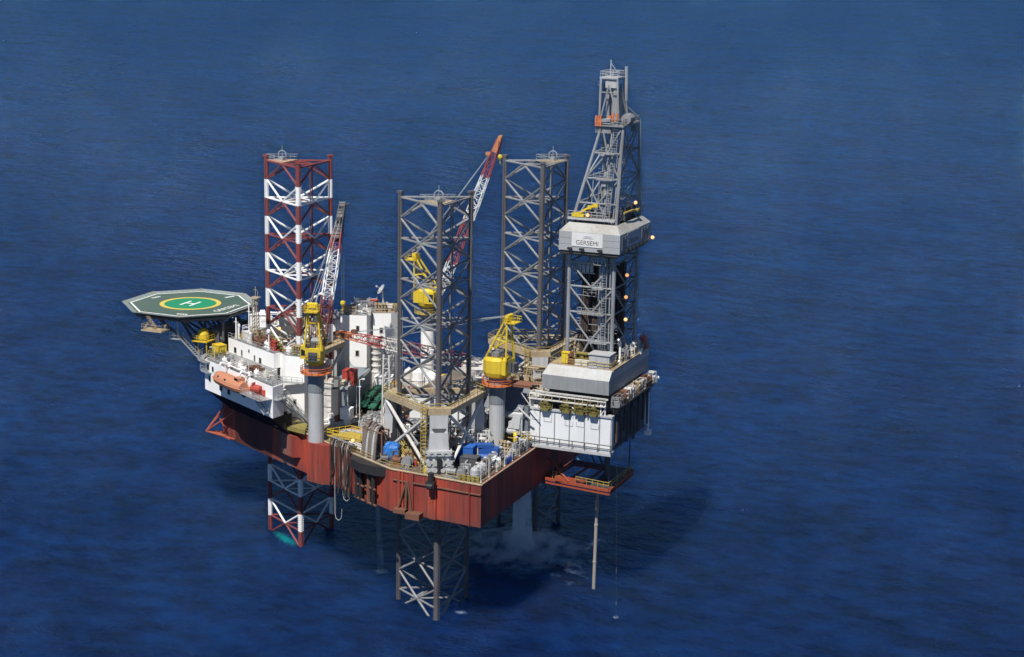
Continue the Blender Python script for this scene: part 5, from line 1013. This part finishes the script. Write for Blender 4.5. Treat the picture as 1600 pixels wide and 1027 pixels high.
for x, y in ((50.6, -25.4), (49.4, -20.0), (51.6, -14.6)): item('tangle', x, y, D, 1.5, 'grey', z1, L=2.8, W=1.6, H=2.2)
for i in range(7): item('lamppost', 52.3, -33+i*3.4, D, 3.1, 'off white', 'along the stern rail', h=3.2)
for i, (x, y) in enumerate(((15.4, -6.2), (18.2, -10.4), (20.6, -3.4), (23.0, 3.6), (25.4, -12.8), (26.8, 4.6), (28.8, -6.4), (31.4, 12.0), (32.4, 1.6), (35.2, 6.4), (37.4, 12.8), (40.6, 6.8))): item('lamppost', x, y, D, i*.7, 'white', 'scattered over the middle of the main deck', h=random.uniform(5, 8.5))
for x, y, a, L, c_ in ((27, -25.6, -.5, 9, 'off white'), (22, -17.4, -.1, 8, 'light grey'), (16.6, -11.6, 1.2, 7, 'off white'), (19.4, -1.6, 1.4, 8, 'light grey'), (24, 6.0, .1, 9, 'white'), (30, -4.6, .05, 12, 'off white'), (30, 0.2, .05, 12, 'rusty brown'), (33.6, 16.8, .3, 8, 'white'), (37.8, 10, 1.3, 7, 'off white'), (39.6, -5.0, .2, 6, 'white'), (43.4, -24.6, 1.5, 6, 'tan'), (35, -27.6, -.1, 6, 'tan')): item('run', x, y, D, a, c_, 'laid across the main deck', L=L)
# gear on the cantilever pipe deck
z4 = 'on the cantilever pipe deck'
C4 = 34.3
item('pipes', 44, 3.4, C4, 0, 'rusty brown', z4, L=12, n=10); item('pipes', 43, -2.0, C4, 0, 'brown', z4, L=12, n=10); item('pipes', 45, -6.2, C4, 0, 'light grey', z4, L=10, n=8); item('basket', 49.6, .8, C4, .1, 'off white', z4, L=3.2, W=2); item('basket', 50.6, -6.4, C4, 1.5, 'red', z4, L=3, W=1.4); item('htank', 48.2, -7.6, C4, .1, 'tan', z4, r=.9, L=2.2); item('container', 35.6, 4.4, C4, 0, 'off white', z4, L=4, W=2.4, H=2.2); item('basket', 34.8, -2.8, C4, .2, 'grey', z4, L=4, W=2); item('skid', 51.8, 3.2, C4, 1.4, 'white', z4, S=1.2); item('manifold', 52.6, -1.6, C4, 1.5, 'grey', z4, L=3.4); item('basket', 40, 8.2, C4, 0, 'tan', z4, L=5, W=1.8); item('shed', 33, 8.0, C4, 0, 'off white', z4, L=4, W=2.6, H=2.6)
for x, y, c_, H, L, W in ((41.5, -8.6, 'off white', 2.6, 4, 1.8), (46.8, 6.6, 'tan', 3.4, 4, 3), (51.6, 7.6, 'off white', 3.6, 2.6, 3), (50.8, -3.4, 'tan', 2.6, 2.4, 3), (37.6, 1.2, 'off white', 2.4, 3, 3), (52.2, -8.3, 'off white', 3.2, 2, 1.8), (37.0, -6.0, 'light grey', 2.2, 3.4, 2)): item('tangle', x, y, C4, 0, c_, z4, L=L, W=W, H=H)
z7 = 'on the drill floor'
for x, y, c_, H, L, W in ((56.6, -3.0, 'tan', 2.2, 2.2, 2.6), (60.4, -6.4, 'olive', 2.0, 3, 1.4), (66.0, 4.5, 'off white', 2.4, .8, 3), (65.9, 7.0, 'grey', 1.6, .9, 2.4), (55.6, 5, 'tan', 2.6, 1.4, 4), (65.8, -.4, 'grey', 2.2, .8, 2.6)): item('tangle', x, y, 42.72, 0, c_, z7, L=L, W=W, H=H, n=12)
for i, (y, c_) in enumerate(((-8.4, 'grey'), (-5.2, 'rusty brown'), (-2, 'off white'), (1.2, 'tan'), (4.2, 'off white'), (7.2, 'rusty brown'), (9.9, 'off white'))): item('tangle', 67.4, y, 36.3, 1.57, c_, 'on the gallery behind the drill floor', L=2.6, W=1.3, H=2.1, n=10)
z8 = 'on the white terrace above the orange lifeboat'
for i, (x, y, c_, H) in enumerate(((-13.2, -8.4, 'olive', 1.3), (-10.4, -9.9, 'grey', 1.0), (-6.0, -12.3, 'off white', 1.0), (-1.0, -14.8, 'rusty brown', .9), (3.2, -17.8, 'off white', 1.0))): item('tangle', x, y, 36.26, -.49, c_, z8, L=2.6, W=2.2, H=H, n=10)
for i in range(3): item('vtank', -9.0+i*5.0, -12.6-i*2.7, 36.26, 0, 'white', z8, r=.45, h=1.2)
for i in range(4): item('lamppost', -12+i*5.5, -11.3-i*3.0, 36.26, 4.2, 'off white', z8, h=2.6)
z5 = 'on the accommodation roof'
for x, y, z, c_, H, L in ((-9.6, -2.2, 39.06, 'off white', 2.6, 2.6), (-6.8, -4.2, 39.06, 'tan', 2.2, 2.6), (-3.4, -6.2, 39.06, 'rusty brown', 2.0, 2.4), (-.8, -7.6, 39.06, 'olive', 1.8, 2.2), (4.6, -9.6, 39.06, 'olive', 1.5, 2.4), (-9.0, 4.6, 40.26, 'white', 2.6, 3), (-5.0, 8.2, 40.26, 'tan', 2.2, 3), (5.8, 17.4, 42.06, 'grey', 1.8, 3), (3.4, 14.2, 42.06, 'tan', 1.6, 2.6), (9.8, 18.6, 42.2, 'tan', 1.6, 2.6), (7.0, 14.6, 42.06, 'off white', 1.2, 1.6)): item('tangle', x, y, z, -.45 if y < 0 else .4, c_, z5, L=L, W=1.7, H=H, n=12)
# roof of the accommodation
z5 = 'on the accommodation roof'
item('container', -8.6, -4.0, 39.04, -.49, 'off white', z5, L=3, W=1.6, H=1.6); item('skid', -5.6, -5.8, 39.04, -.5, 'rusty brown', z5, S=.95); item('skid', -2.4, -7.4, 39.04, -.4, 'white', z5, S=.9); item('manifold', -.6, -9.0, 39.04, -.5, 'red', z5, L=2); item('reel', -4.0, -7.3, 39.04, -.5, 'rusty brown', z5, r=.7, wd=.9); item('vent', -11.3, -3.6, 39.04, 2, 'white', z5, h=2.2, r=.3); item('vent', -7.2, -6.0, 39.04, 2.4, 'off white', z5, h=1.6, r=.3); item('vtank', 3.4, -10.2, 39.04, 0, 'white', z5, r=.5, h=1.3); item('manifold', 5.2, -10.2, 39.04, 0, 'tan', z5, L=2.2); item('skid', 6.4, -9.4, 39.04, 1.2, 'dark grey', z5, S=.7); item('container', -11.6, -1.4, 39.04, -.1, 'blue', z5, L=2.2, W=1.4, H=1.8); item('shed', -10.6, 3.0, 40.25, .5, 'white', z5, L=3.4, W=2.4, H=2.4); item('shed', -6.0, 6.8, 40.25, .5, 'off white', z5, L=4, W=2.6, H=2.2); item('htank', -1.6, 9.4, 40.25, .5, 'white', z5, r=.7, L=2.2); item('skid', 1.0, 11.2, 41.05, .5, 'grey', z5, S=1); item('basket', -11.6, -2.9, 39.04, -.5, 'yellow', z5, L=1.8, W=.8, H=.8); item('skid', 4.4, 15.6, 42.05, .3, 'grey', z5, S=1.2); item('basket', 4.6, 17.6, 42.05, .4, 'tan', z5, L=3.6); item('htank', 9.4, 18.2, 42.2, .4, 'off white', z5, r=.6, L=2.6); item('manifold', 8.8, 16.9, 42.2, .4, 'tan', z5); item('basket', 9.6, 19.6, 42.2, .4, 'yellow', z5, L=2.6, W=1.2)
item('container', -13.4, -7.2, 36.26, -.5, 'yellow', 'under the helideck edge', L=2.2, W=1.8, H=2.1)
# by the far leg
z6 = 'around the far leg'
item('vtank', 33.5, 27.5, D, 0, 'white', z6, r=1.3, h=4.5); item('vtank', 30.5, 28.2, D, 0, 'off white', z6, r=1.3, h=4.5); item('skid', 36.6, 15.2, D, .4, 'rusty brown', z6, S=1.3); item('basket', 45, 17.5, D, .2, 'yellow', z6, L=3.6)
flush()

# ---- single deck pieces
def tarp(cx, cy, z, a, L, W, H, label, name='tarpaulin_stack'):
    mb = MB(); c, s = math.cos(a), math.sin(a); n = 12; rings = []
    for k, (f, g) in enumerate(((1.12, 0), (1.04, .45), (.98, .86), (.8, 1.0), (.4, 1.06))):
        rg = []
        for i in range(n*2):
            t = 2*math.pi*i/(n*2); u, v = math.cos(t), math.sin(t); q = max(abs(u), abs(v)); u, v = u/q, v/q; w_ = 1+random.uniform(-.06, .06)
            rg.append((cx+(u*L/2*c-v*W/2*s)*f*w_, cy+(u*L/2*s+v*W/2*c)*f*w_, z+H*g*(1+random.uniform(-.07, .07)*(g > 0))))
        rings.append(rg)
    mb.loft(rings); return solo(name, label, 'tarpaulin', mb, TARP)
tarp(33.4, -28.0, D, .3, 2.6, 2.4, 2.9, 'bright blue crumpled tarpaulin cover beside the brown hoses')
t = thing('blue_container', 'bright blue container unit with dark blue machinery at the near deck corner', 'container', (46.6, -22.9, D))
mb = MB(); k_container(mb, 45.7, -23.6, D, .1, 2.6, 2.4, 3.0); mb.build('box_body', mat('container_blue', (.025, .12, .42), dirt=.3, dcol=(.02, .06, .2)), t)
mb = MB(); mb.box((47.6, -21.2, D+2.7), (3.4, 1.6, .5), .4); mb.box((48.6, -20.8, D+1.3), (3.4, 1.8, 2.2), .2); mb.tube((47.5, -22.6, D+1), (50.2, -21.9, D+1), .55, 8); mb.build('machinery', BLUE, t)
mb = MB(); stairs(mb, (33.8, -24.0, D+2.4), (38.4, -28.6, D+.1), 1.0, 10); mb.rail([(33.4, -25, D+1.2), (37.6, -29.6, D+.1)], 1.2, .08, .9, mid=3)
solo('deck_stairs', 'short orange yellow stair with handrails left of the near jacking tower', 'stairs', mb, YRAIL)
# brown hose loops beside the near leg
for i in range(7):
    mb = MB(); x = 28.2+i*.52; y = hull_y(x)+2.6; h = random.uniform(4.6, 6.2)
    pts = [(x-.5, y-1.9, 26.8), (x-.4, y-1.5, DZ+h*.55)]+[(x-.3, y-1.2+1.2*(1-math.cos(a)), DZ+h*.8+1.1*math.sin(a)) for a in (.3, .9, 1.57, 2.2, 2.8)]+[(x-.2, y+1.4, DZ+h*.5), (x-.1, y+1.6, DZ+.2)]
    mb.path(pts, .27, 7); lab = ('leftmost' if i == 0 else 'rightmost' if i == 6 else ORD[i])+' of the thick brown hose loops arching over the deck edge'
    solo('hose_loop', lab, 'hose', mb, [HOSE, LGREY][i in (2, 5)], 'thick brown hose loops arching over the deck edge')
mb = MB(); 
for k in range(3): mb.tube((27.6, -27.2+k*1.3, DZ+4.9), (32.4, -29.4+k*1.3, DZ+4.9), .16, 6)
for x, y in ((27.6, -27.2), (32.2, -29.4), (27.6, -24.6), (32.2, -26.8)): mb.tube((x, y, D), (x, y, DZ+5.2), .16, 6)
solo('hose_rack', 'rusty steel rack holding up the brown hose loops', 'rack', mb, RUST)
# yellow hose platform
t = thing('hose_platform', 'yellow railed platform above the hanging hose bundle', 'platform', (21.5, -20.0, D))
mb = MB(); mb.prism([(18.0, -22.6), (20.4, -23.2), (25.2, -23.6), (25.8, -20.2), (20.8, -18.6)], DZ+1.0, DZ+1.15); mb.build('decking', YRAIL, t)
mb = MB(); mb.rail([(18, -22.6, DZ+1.15), (20.4, -23.2, DZ+1.15), (25.2, -23.6, DZ+1.15), (25.8, -20.2, DZ+1.15), (20.8, -18.6, DZ+1.15)], 1.1, .06, 1.1, True); 
for p in ((18.4, -22.4), (20.5, -23), (25, -23.4), (25.4, -20.4), (21, -19)): mb.tube((*p, D), (*p, DZ+1), .1, 5)
mb.build('handrail', YEL, t)
# corrugated bulkhead, its roof and cargo
t = thing('corrugated_deckhouse', 'blue grey corrugated deckhouse with scaffold stacked on its roof', 'deckhouse', (12, -3, D))
mb = MB(); mb.prism([(9.6, -9.0), (14.2, -8.0), (10.6, 8.6), (7.6, 8.0)], D+2.4, 33.0); mb.build('house_wall', mat('blue_grey_paint', (.20, .24, .28), dirt=.4, dcol=(.12, .12, .12)), t)
mb = MB(); mb.prism([(9.2, -9.4), (14.6, -8.3), (14.2, -6.0), (8.8, -6.6)], 33.0, 33.35); mb.build('roof_ledge', LGREY, t)
mb = MB(); a, b2 = Vector((14.25, -8.0)), Vector((10.65, 8.6))
for i in range(22): p = a.lerp(b2, (i+.5)/22); mb.box((p.x+.1, p.y, 30.7), (.28, .32, 4.8), .2)
mb.build('corrugation', LGREY, t)
mb = MB(); a, b2 = Vector((14.6, -8.6)), Vector((11.6, 8.6)); mb.tube((a.x, a.y, D+1.2), (b2.x, b2.y, D+1.2), .5, 6); mb.box(((a.x+b2.x)/2, (a.y+b2.y)/2, D+.6), (.8, 17.2, 1.2), .17); mb.build('conveyor_trough', DGREY, t)
item_r = lambda: None
mb = MB(); k_container(mb, 13.0, -4.2, 33.02, .12, 2.2, 2.2, 2.7); solo('red_container', 'red orange container standing on the corrugated deckhouse roof', 'container', mb, RED)
for k in range(5):
    mb = MB(); k_pipes(mb, 11.4+.25*k, -7.6+k*.55, 33.36 if k < 3 else 33.05, .1+.05*k, 3.6-.3*k, 4)
    solo('scaffold_bundle', ('leftmost' if k == 0 else 'rightmost' if k == 4 else ORD[k])+' of the tan scaffold pole bundles beside the red container', 'poles', mb, [BEIGE, OFFW][k % 2], 'scaffold pole bundles beside the red container')
# green deck cover
t = thing('green_deck_cover', 'green walkway cover lying over the main deck beside the corrugated deckhouse', 'walkway', (13, 3, D))
mb = MB()
for i, (x0, y0, x1, y1, wd, z) in enumerate(((15.6, -4.6, 11.6, 10.2, 1.5, 29.0), (17.4, -4.0, 13.4, 10.4, 1.3, 28.8), (19.0, -2.8, 15.4, 7.0, 1.2, 28.6))):
    a = math.atan2(y1-y0, x1-x0); mb.box(((x0+x1)/2, (y0+y1)/2, z), (math.hypot(x1-x0, y1-y0), wd, .22), a)
mb.build('cover_plate', GREEND, t)
mb = MB()
for i, (x0, y0, x1, y1) in enumerate(((15.0, -4.6, 11.0, 10.2), (16.6, -4.4, 12.6, 10.4), (18.3, -3.8, 14.2, 9))): mb.rail([(x0, y0, 29.0), (x1, y1, 29.0)], 1.0, .06, 1.5)
for q in range(6): f = q/5; mb.tube((15.2-4*f, -4.4+14.6*f, 29.2), (18.2-4*f, -3.6+14*f, 29.2), .1, 4)
mb.build('cover_frame', GREEND, t)
mb = MB(); k_shed(mb, 12.2, 11.8, D, .3, 3.2, 2.4, 3.4); solo('white_switch_room', 'low white room with a dark opening below the white tower wall', 'cabin', mb, WHITE)
mb = MB(); k_htank(mb, 15.2, 10.6, D, 1.3, 1.3, 2.2); solo('golden_tank', 'golden brown round tank beside the low white room', 'tank', mb, mat('golden_paint', (.36, .22, .06), dirt=.4, dcol=(.2, .12, .05)))
mb = MB()
for i in range(5): mb.lathe((9.6, 13.6, 30.8+i*1.25), [(.95, 0), (1.0, .1), (1.0, .3), (.75, .35), (.75, 1.2)], 10)
mb.lathe((9.6, 13.6, 37.0), [(.9, 0), (1.4, .2), (1.4, 1.0), (1.2, 1.15)], 10); mb.tube((9.6, 13.6, D), (9.6, 13.6, 30.9), .9, 10); solo('ringed_mast', 'white ribbed ventilation trunk standing against the white tower wall', 'ventilator', mb, OFFW)
# mud house between aft crane and cantilever
t = thing('mud_house', 'dark blue grey sloped machinery house between aft crane and cantilever', 'deckhouse', (45, -8, D))
mb = MB(); mb.prism([(43.6, -10.6), (51.6, -10.6), (51.6, -9.7), (43.6, -9.7)], D, 34.8); mb.loft([[(43.4, -11.6, 34.0), (50.8, -11.6, 34.0), (50.8, -8, 37.2), (43.4, -8, 37.2)], [(43.4, -11.5, 34.15), (50.8, -11.5, 34.15), (50.8, -7.9, 37.35), (43.4, -7.9, 37.35)]]); mb.build('sloped_roof', mat('mud_house_paint', (.15, .17, .20), dirt=.4, dcol=(.09, .09, .09)), t)
mb = MB(); mb.tube((43.8, -11.2, 33.2), (51.0, -11.2, 33.2), .7, 8); mb.box((49.6, -11.6, 31.0), (2.2, 1.2, 2.2), .1); mb.loft([[(48.4, -12.4, 31), (50.6, -12.4, 31), (50.6, -11, 31), (48.4, -11, 31)], [(49.6, -12, 33.6), (50.8, -12, 33.6), (50.8, -11, 33.6), (49.6, -11, 33.6)]]); mb.tube((47.8, -12, 30.4), (50, -12, 30.4), .5, 8); mb.build('duct', LGREY, t)
mb = MB()
for x in (44, 47, 50.8): mb.tube((x, -11.6, D), (x, -11.6, 34), .14, 5)
mb.tube((50.6, -11.8, 37.6), (53.6, -10.8, 33.2), .1, 4); mb.tube((50.2, -11.8, 34.8), (52.4, -11, 32.6), .16, 5); mb.rail([(50.0, -10.9, 29.2), (53.4, -10.9, 29.2)], 1.1, .06, 1); mb.build('steel_frame', OFFW, t)
mb = MB(); mb.lathe((43.2, -15.8, 35.6), [(0, -.1), (.85, -.05), (.85, .05), (0, .1)], 16, axis='y'); mb.tube((43.2, -15.7, 33), (43.2, -15.7, 35.6), .1, 5); mb.path([(43.2, -15.7, 33), (43.0, -16.6, 33.4), (43, -17.8, 34.6)], .1, 4); solo('round_reflector', 'round white disc on a post inside the near jacking ring walkway', 'disc', mb, WHITE)

# ---- roof masts, dish, heat screens
t = thing('satellite_dish', 'pale satellite dish on a post on the white tower roof', 'satellite dish', (8.2, 19.6, 42.2))
mb = MB(); dd = Vector((-.62, -.52, .58)); a = dd.orthogonal().normalized(); b2 = dd.cross(a); oo = Vector((8.0, 19.3, 46.2)); rings = []
for r_, h in ((.05, 0), (.4, .06), (.75, .18), (1.05, .36), (1.1, .42), (.75, .25), (.4, .12), (.05, .06)): rings.append([tuple(oo+(a*math.cos(k*math.pi/8)+b2*math.sin(k*math.pi/8))*r_+dd*(h-.05*(r_ < 2))) for k in range(16)])
mb.loft(rings); mb.build('reflector', LGREY, t)
mb = MB(); mb.tube((8.2, 19.6, 42.2), tuple(oo), .18, 6); mb.tube(tuple(oo), tuple(oo+dd*1.4), .06, 4); mb.box(oo+dd*1.4, (.3, .3, .3)); mb.build('mount', OFFW, t)
mb = MB(); 
for i in range(6): x, y = 2.0+i*.68, 18.9+i*.31; mb.loft([[(x, y, 42.05), (x+.34, y+.15, 42.05), (x+.68, y+.31, 42.05), (x+.68, y+.31, 44.0), (x, y, 44.0)], [(x-.05, y+.1, 42.05), (x+.3, y+.25, 42.05), (x+.63, y+.41, 42.05), (x+.63, y+.41, 44.0), (x-.05, y+.1, 44.0)]]) if i % 2 == 0 else mb.loft([[(x, y, 44.0), (x, y, 43.3), (x+.34, y+.15, 42.3), (x+.68, y+.31, 43.3), (x+.68, y+.31, 44.0)], [(x-.05, y+.1, 44.0), (x-.05, y+.1, 43.3), (x+.3, y+.25, 42.3), (x+.63, y+.41, 43.3), (x+.63, y+.41, 44.0)]])
for i in range(4): mb.tube((2+i*1.35, 18.9+i*.62, 42.05), (2+i*1.35, 18.9+i*.62, 44.3), .09, 4)
solo('zigzag_screen', 'grey screen with a zigzag lower edge along the white tower roof', 'screen', mb, LGREY)
mb = MB(); mb.box((5.8, 20.2, 43.2), (1.3, 1.0, 1.1)); mb.box((5.8, 20.2, 43.8), (1.5, 1.2, .1)); 
for dx in (-.5, .5): mb.box((5.8+dx, 20.2, 42.4), (.15, .8, .6))
solo('red_locker', 'small red locker on legs on the white tower roof beside the dish', 'locker', mb, RED)
mb = MB(); mb.bb(2.6, 6.2, 16.2, 17.0, 43.3, 43.5); 
for x in (2.8, 6): mb.tube((x, 16.6, 42.05), (x, 16.6, 43.3), .12, 5)
mb.bb(2.9, 6.0, 15.0, 16.0, 42.06, 42.5); solo('roof_canopy', 'narrow white canopy on posts in front of the zigzag screen', 'canopy', mb, WHITE)
for nm, x, y, z, h, m_, lab in (('lattice_mast', -6.9, -4.6, 39.04, 8.6, BEIGE, 'tan lattice mast on the accommodation roof beside the helideck'), ('radio_mast', -8.0, -5.2, 39.04, 7.4, WHITE, 'slim white radio mast just left of the tan lattice mast'), ('radio_mast', -11.4, -4.3, 39.04, 4.2, WHITE, 'short white pole at the accommodation roof edge under the helideck'), ('radio_mast', -1.2, -9.6, 39.04, 3.4, WHITE, 'short white lamp post with a round head on the roof edge')):
    mb = MB()
    if nm == 'lattice_mast':
        for dx, dy in ((-.5, -.5), (.5, -.5), (.5, .5), (-.5, .5)): mb.tube((x+dx, y+dy, z), (x+dx*.8, y+dy*.8, z+h), .09, 4)
        q = z+.4
        while q < z+h-.8: mb.path([(x-.5, y-.5, q), (x+.5, y-.5, q+.4), (x+.5, y+.5, q+.8), (x-.5, y+.5, q+.4), (x-.5, y-.5, q)], .06, 4); q += .7
        mb.box((x, y, z+h), (1.6, 1.6, .2)); mb.tube((x, y, z+h), (x, y, z+h+2.2), .05, 4); mb.tube((x-.4, y, z+h+1.5), (x+.4, y, z+h+1.5), .04, 4); mb.tube((x+.5, y, z+h), (x+.5, y, z+h+1.3), .05, 4)
    else: mb.tube((x, y, z), (x, y, z+h), .16, 6, .1); mb.box((x, y, z+.1), (.6, .6, .2)); mb.lathe((x, y, z+h-.1), [(.05, 0), (.4, .2), (.4, .55), (.1, .8)], 8) if h < 4 else mb.tube((x-.5, y, z+h*.8), (x+.5, y, z+h*.8), .05, 4)
    solo(nm, lab, 'mast', mb, m_)
mb = MB(); mb.lathe((-17.0, -7.0, 38.9), [(.9, 0), (1.1, .1), (1.1, 1.2), (.85, 1.9), (.4, 2.2), (0, 2.25)], 12); mb.box((-17, -7, 38.8), (3.4, 3.2, .18)); mb.rail([(-18.6, -5.6, 38.9), (-18.6, -8.5, 38.9), (-15.4, -8.5, 38.9), (-15.4, -5.6, 38.9)], 1, .05, 1)
for x, y in ((-18.0, -7.4), (-15.6, -8.2)): mb.tube((x, y, 36.2), (x, y, 38.8), .1, 5)
solo('foam_tank', 'yellow domed foam tank on a railed platform right under the helideck', 'tank', mb, YEL)

# ================================================================ lamps
def lamp(p, label, dr=(0, -1, 0)):
    t = thing('floodlight', label, 'floodlight', p, 'lit floodlights'); d = Vector(dr).normalized(); P = Vector(p)
    mb = MB(); mb.tube(P-d*.35, P, .22, 8, .36); mb.tube(P-d*.3, P-d*.3-Vector((0, 0, .5)), .06, 4); mb.build('housing', DGREY, t)
    mb = MB(); mb.tube(P+d*.01, P+d*.12, .33, 10, .2); mb.build('lens', LAMP, t)
tc = Vector((.35, -.9, .1))
for p, l in (((65.6, -.2, 57.9), 'topmost of three glowing lamps in a column inside the derrick'), ((65.6, -.4, 54.0), 'middle of three glowing lamps in a column inside the derrick'), ((65.6, -.2, 49.9), 'lowest of three glowing lamps in a column inside the derrick'), ((67.2, 8.6, 63.4), 'glowing lamp at the right corner of the windwall band'), ((65.6, 3.1, 70.3), 'glowing lamp on the right derrick side above the windwall band'), ((60.0, -5.9, 68.9), 'glowing lamp just above the windwall band beside the yellow arm'), ((25.2, -26.6, 29.4), 'glowing lamp at the deck edge beside the hanging hoses'), ((43.9, -16.2, 31.4), 'glowing lamp behind the near jacking tower beside the grey pedestal'), ((-.8, -6.3, 42.6), 'glowing lamp at the foot of the red and white leg'), ((19.4, 2.2, 31.0), 'glowing lamp among the gear right of the green cover')): lamp(p, l, tc)

# ================================================================ under the stern
tx = thing('underdeck_platform', 'orange red open platform frame hung beneath the cantilever end', 'platform', (60, 0, 20.6))
mb = MB()
TP4 = [(53.6, -6.2), (66.2, -8.0), (66.2, 5.2), (54.4, 6.0)]
for a, b2 in zip(TP4, TP4[1:]+TP4[:1]): mb.tube((*a, 20.6), (*b2, 20.6), .32, 4); mb.tube((*a, 19.9), (*b2, 19.9), .2, 4)
for f in (.3, .55, .8): a = Vector(TP4[0]).lerp(Vector(TP4[1]), f); b2 = Vector(TP4[3]).lerp(Vector(TP4[2]), f); mb.tube((*a, 20.5), (*b2, 20.5), .22, 4)
mb.tube((53.8, -6.0, 24.6), (58.2, -7.0, 20.9), .22, 6); mb.tube((55.2, -5, 20.9), (61.4, -7.2, 21.5), .3, 4); mb.box((57.5, -6.6, 21.1), (4.0, .8, .8)); mb.build('deck_frame', mat('platform_orange', (.33, .065, .03), dirt=.6, dcol=(.2, .07, .04)), tx)
mb = MB(); mb.prism([(62.2, -7.0), (65.9, -7.6), (65.9, 4.8), (62.0, 5.2)], 20.62, 20.8); mb.prism([(54, 4.2), (62, 4.0), (62, 5.6), (54.3, 5.9)], 20.62, 20.8); mb.build('grating', DGREY, tx)
mb = MB(); mb.rail([(59.5, -6.9, 20.9), (66.1, -7.9, 20.9)], 1.1, .06, 1.2); mb.rail([(66.1, -7.9, 20.9), (66.1, 5, 20.9)], 1.1, .06, 1.6); mb.rail([(54.8, -6.2, 20.9), (56.4, -6.5, 20.9)], 1.3, .06, .8); mb.build('railing', YRAIL, tx)
mb = MB()
for p, q, r_ in (((54.4, -5, 20.6), (54.4, -5, 28.2), .12), ((65.6, -6.6, 20.6), (65.6, -6.6, 28.2), .12), ((65.6, 4.6, 20.6), (65.6, 4.6, 28.2), .12), ((54.8, 5.2, 20.6), (54.8, 5.2, 28.2), .12), ((60.5, 2, 20.8), (57, 4, 26), .14), ((61, 4, 20.8), (58, 4, 27), .2), ((63.6, -2, 20.6), (63.6, -2, 29), .5), ((62.2, 1.5, 20.6), (62.2, 1.5, 29), .35)): mb = MB(); mb.tube(p, q, r_, 7); mb.build('hanger', DGREY, tx)
mb = MB(); mb.tube((62.14, -3.2, -4), (62.3, -3.2, 12.2), .30, 10); mb.tube((62.3, -3.2, 12.2), (62.5, -3.2, 20), .27, 10); mb.lathe((62.3, -3.2, 12.0), [(.3, 0), (.36, .05), (.36, .4), (.28, .45)], 10); mb.lathe((62.2, -3.2, 5.0), [(.3, 0), (.36, .05), (.36, .3), (.3, .35)], 10)
solo('conductor_pipe', 'tan conductor pipe standing in the sea under the stern platform', 'pipe', mb, mat('conductor_paint', (.33, .30, .27), dirt=.6, dcol=(.25, .18, .14)))
mb = MB(); mb.tube((70.5, -14.6, 0), (68.0, -9.6, 27), .011, 4); mb.box((70.5, -14.6, .1), (.3, .3, .3)); mb.box((70.3, -14.2, 2.5), (.14, .14, .6)); mb.box((69.8, -13.2, 8), (.12, .12, .9))
solo('hanging_line', 'thin pale line hanging from the cantilever corner into the sea', 'rope', mb, DGREY)

# ---- water falling from the hull
def mist(name, dens, scale, thr, vec):
    m = bpy.data.materials.new(name); m.use_nodes = True; nt = m.node_tree; N = nt.nodes; L = nt.links; N.remove(N['Principled BSDF'])
    v = N.new('ShaderNodeVolumePrincipled'); v.inputs['Color'].default_value = (.93, .96, 1, 1); v.inputs['Anisotropy'].default_value = .2
    g = N.new('ShaderNodeNewGeometry'); mp = N.new('ShaderNodeMapping'); mp.inputs['Scale'].default_value = vec; L.new(g.outputs['Position'], mp.inputs[0]); n = N.new('ShaderNodeTexNoise'); n.inputs['Scale'].default_value = scale; n.inputs['Detail'].default_value = 4; n.inputs['Roughness'].default_value = .65; L.new(mp.outputs[0], n.inputs['Vector'])
    mr = N.new('ShaderNodeMapRange'); mr.inputs[1].default_value = thr; mr.inputs[2].default_value = thr+.3; mr.inputs[3].default_value = 0; mr.inputs[4].default_value = dens; L.new(n.outputs[0], mr.inputs[0])
    L.new(mr.outputs[0], v.inputs['Density']); L.new(v.outputs[0], N['Material Output'].inputs['Volume']); return m
mb = MB(); mb.lathe((41.4, 13.0, 0), [(2.6, .05), (2.1, 2), (1.8, 8), (1.5, 14), (1.0, 19.7)], 20)
o = solo('falling_water', 'white column of water falling from the hull beside the far leg', 'waterfall', mb, mist('falling_water_mist', 5.0, .8, .44, (1.3, 1.3, .16))); o['kind'] = 'stuff'
mb = MB(); mb.lathe((42.2, 11.6, 0), [(13.0, .05), (10.5, .6), (7, 1.3), (3.6, 2.4), (1.0, 3.2), (0, 3.25)], 24)
o = solo('sea_spray', 'low white spray and foam where the water column hits the sea', 'spray', mb, mist('sea_spray_mist', .70, .30, .43, (1, 1, .8))); o['kind'] = 'stuff'
mb = MB(); mb.tube((22.9, -13.0, 19.8), (23.4, -11.9, .05), .35, 10, .7)
o = solo('water_jet', 'faint thin stream of water falling from the hull beside the hanging hoses', 'water', mb, mist('water_jet_mist', .35, .8, .36, (1, 1, .25))); o['kind'] = 'stuff'
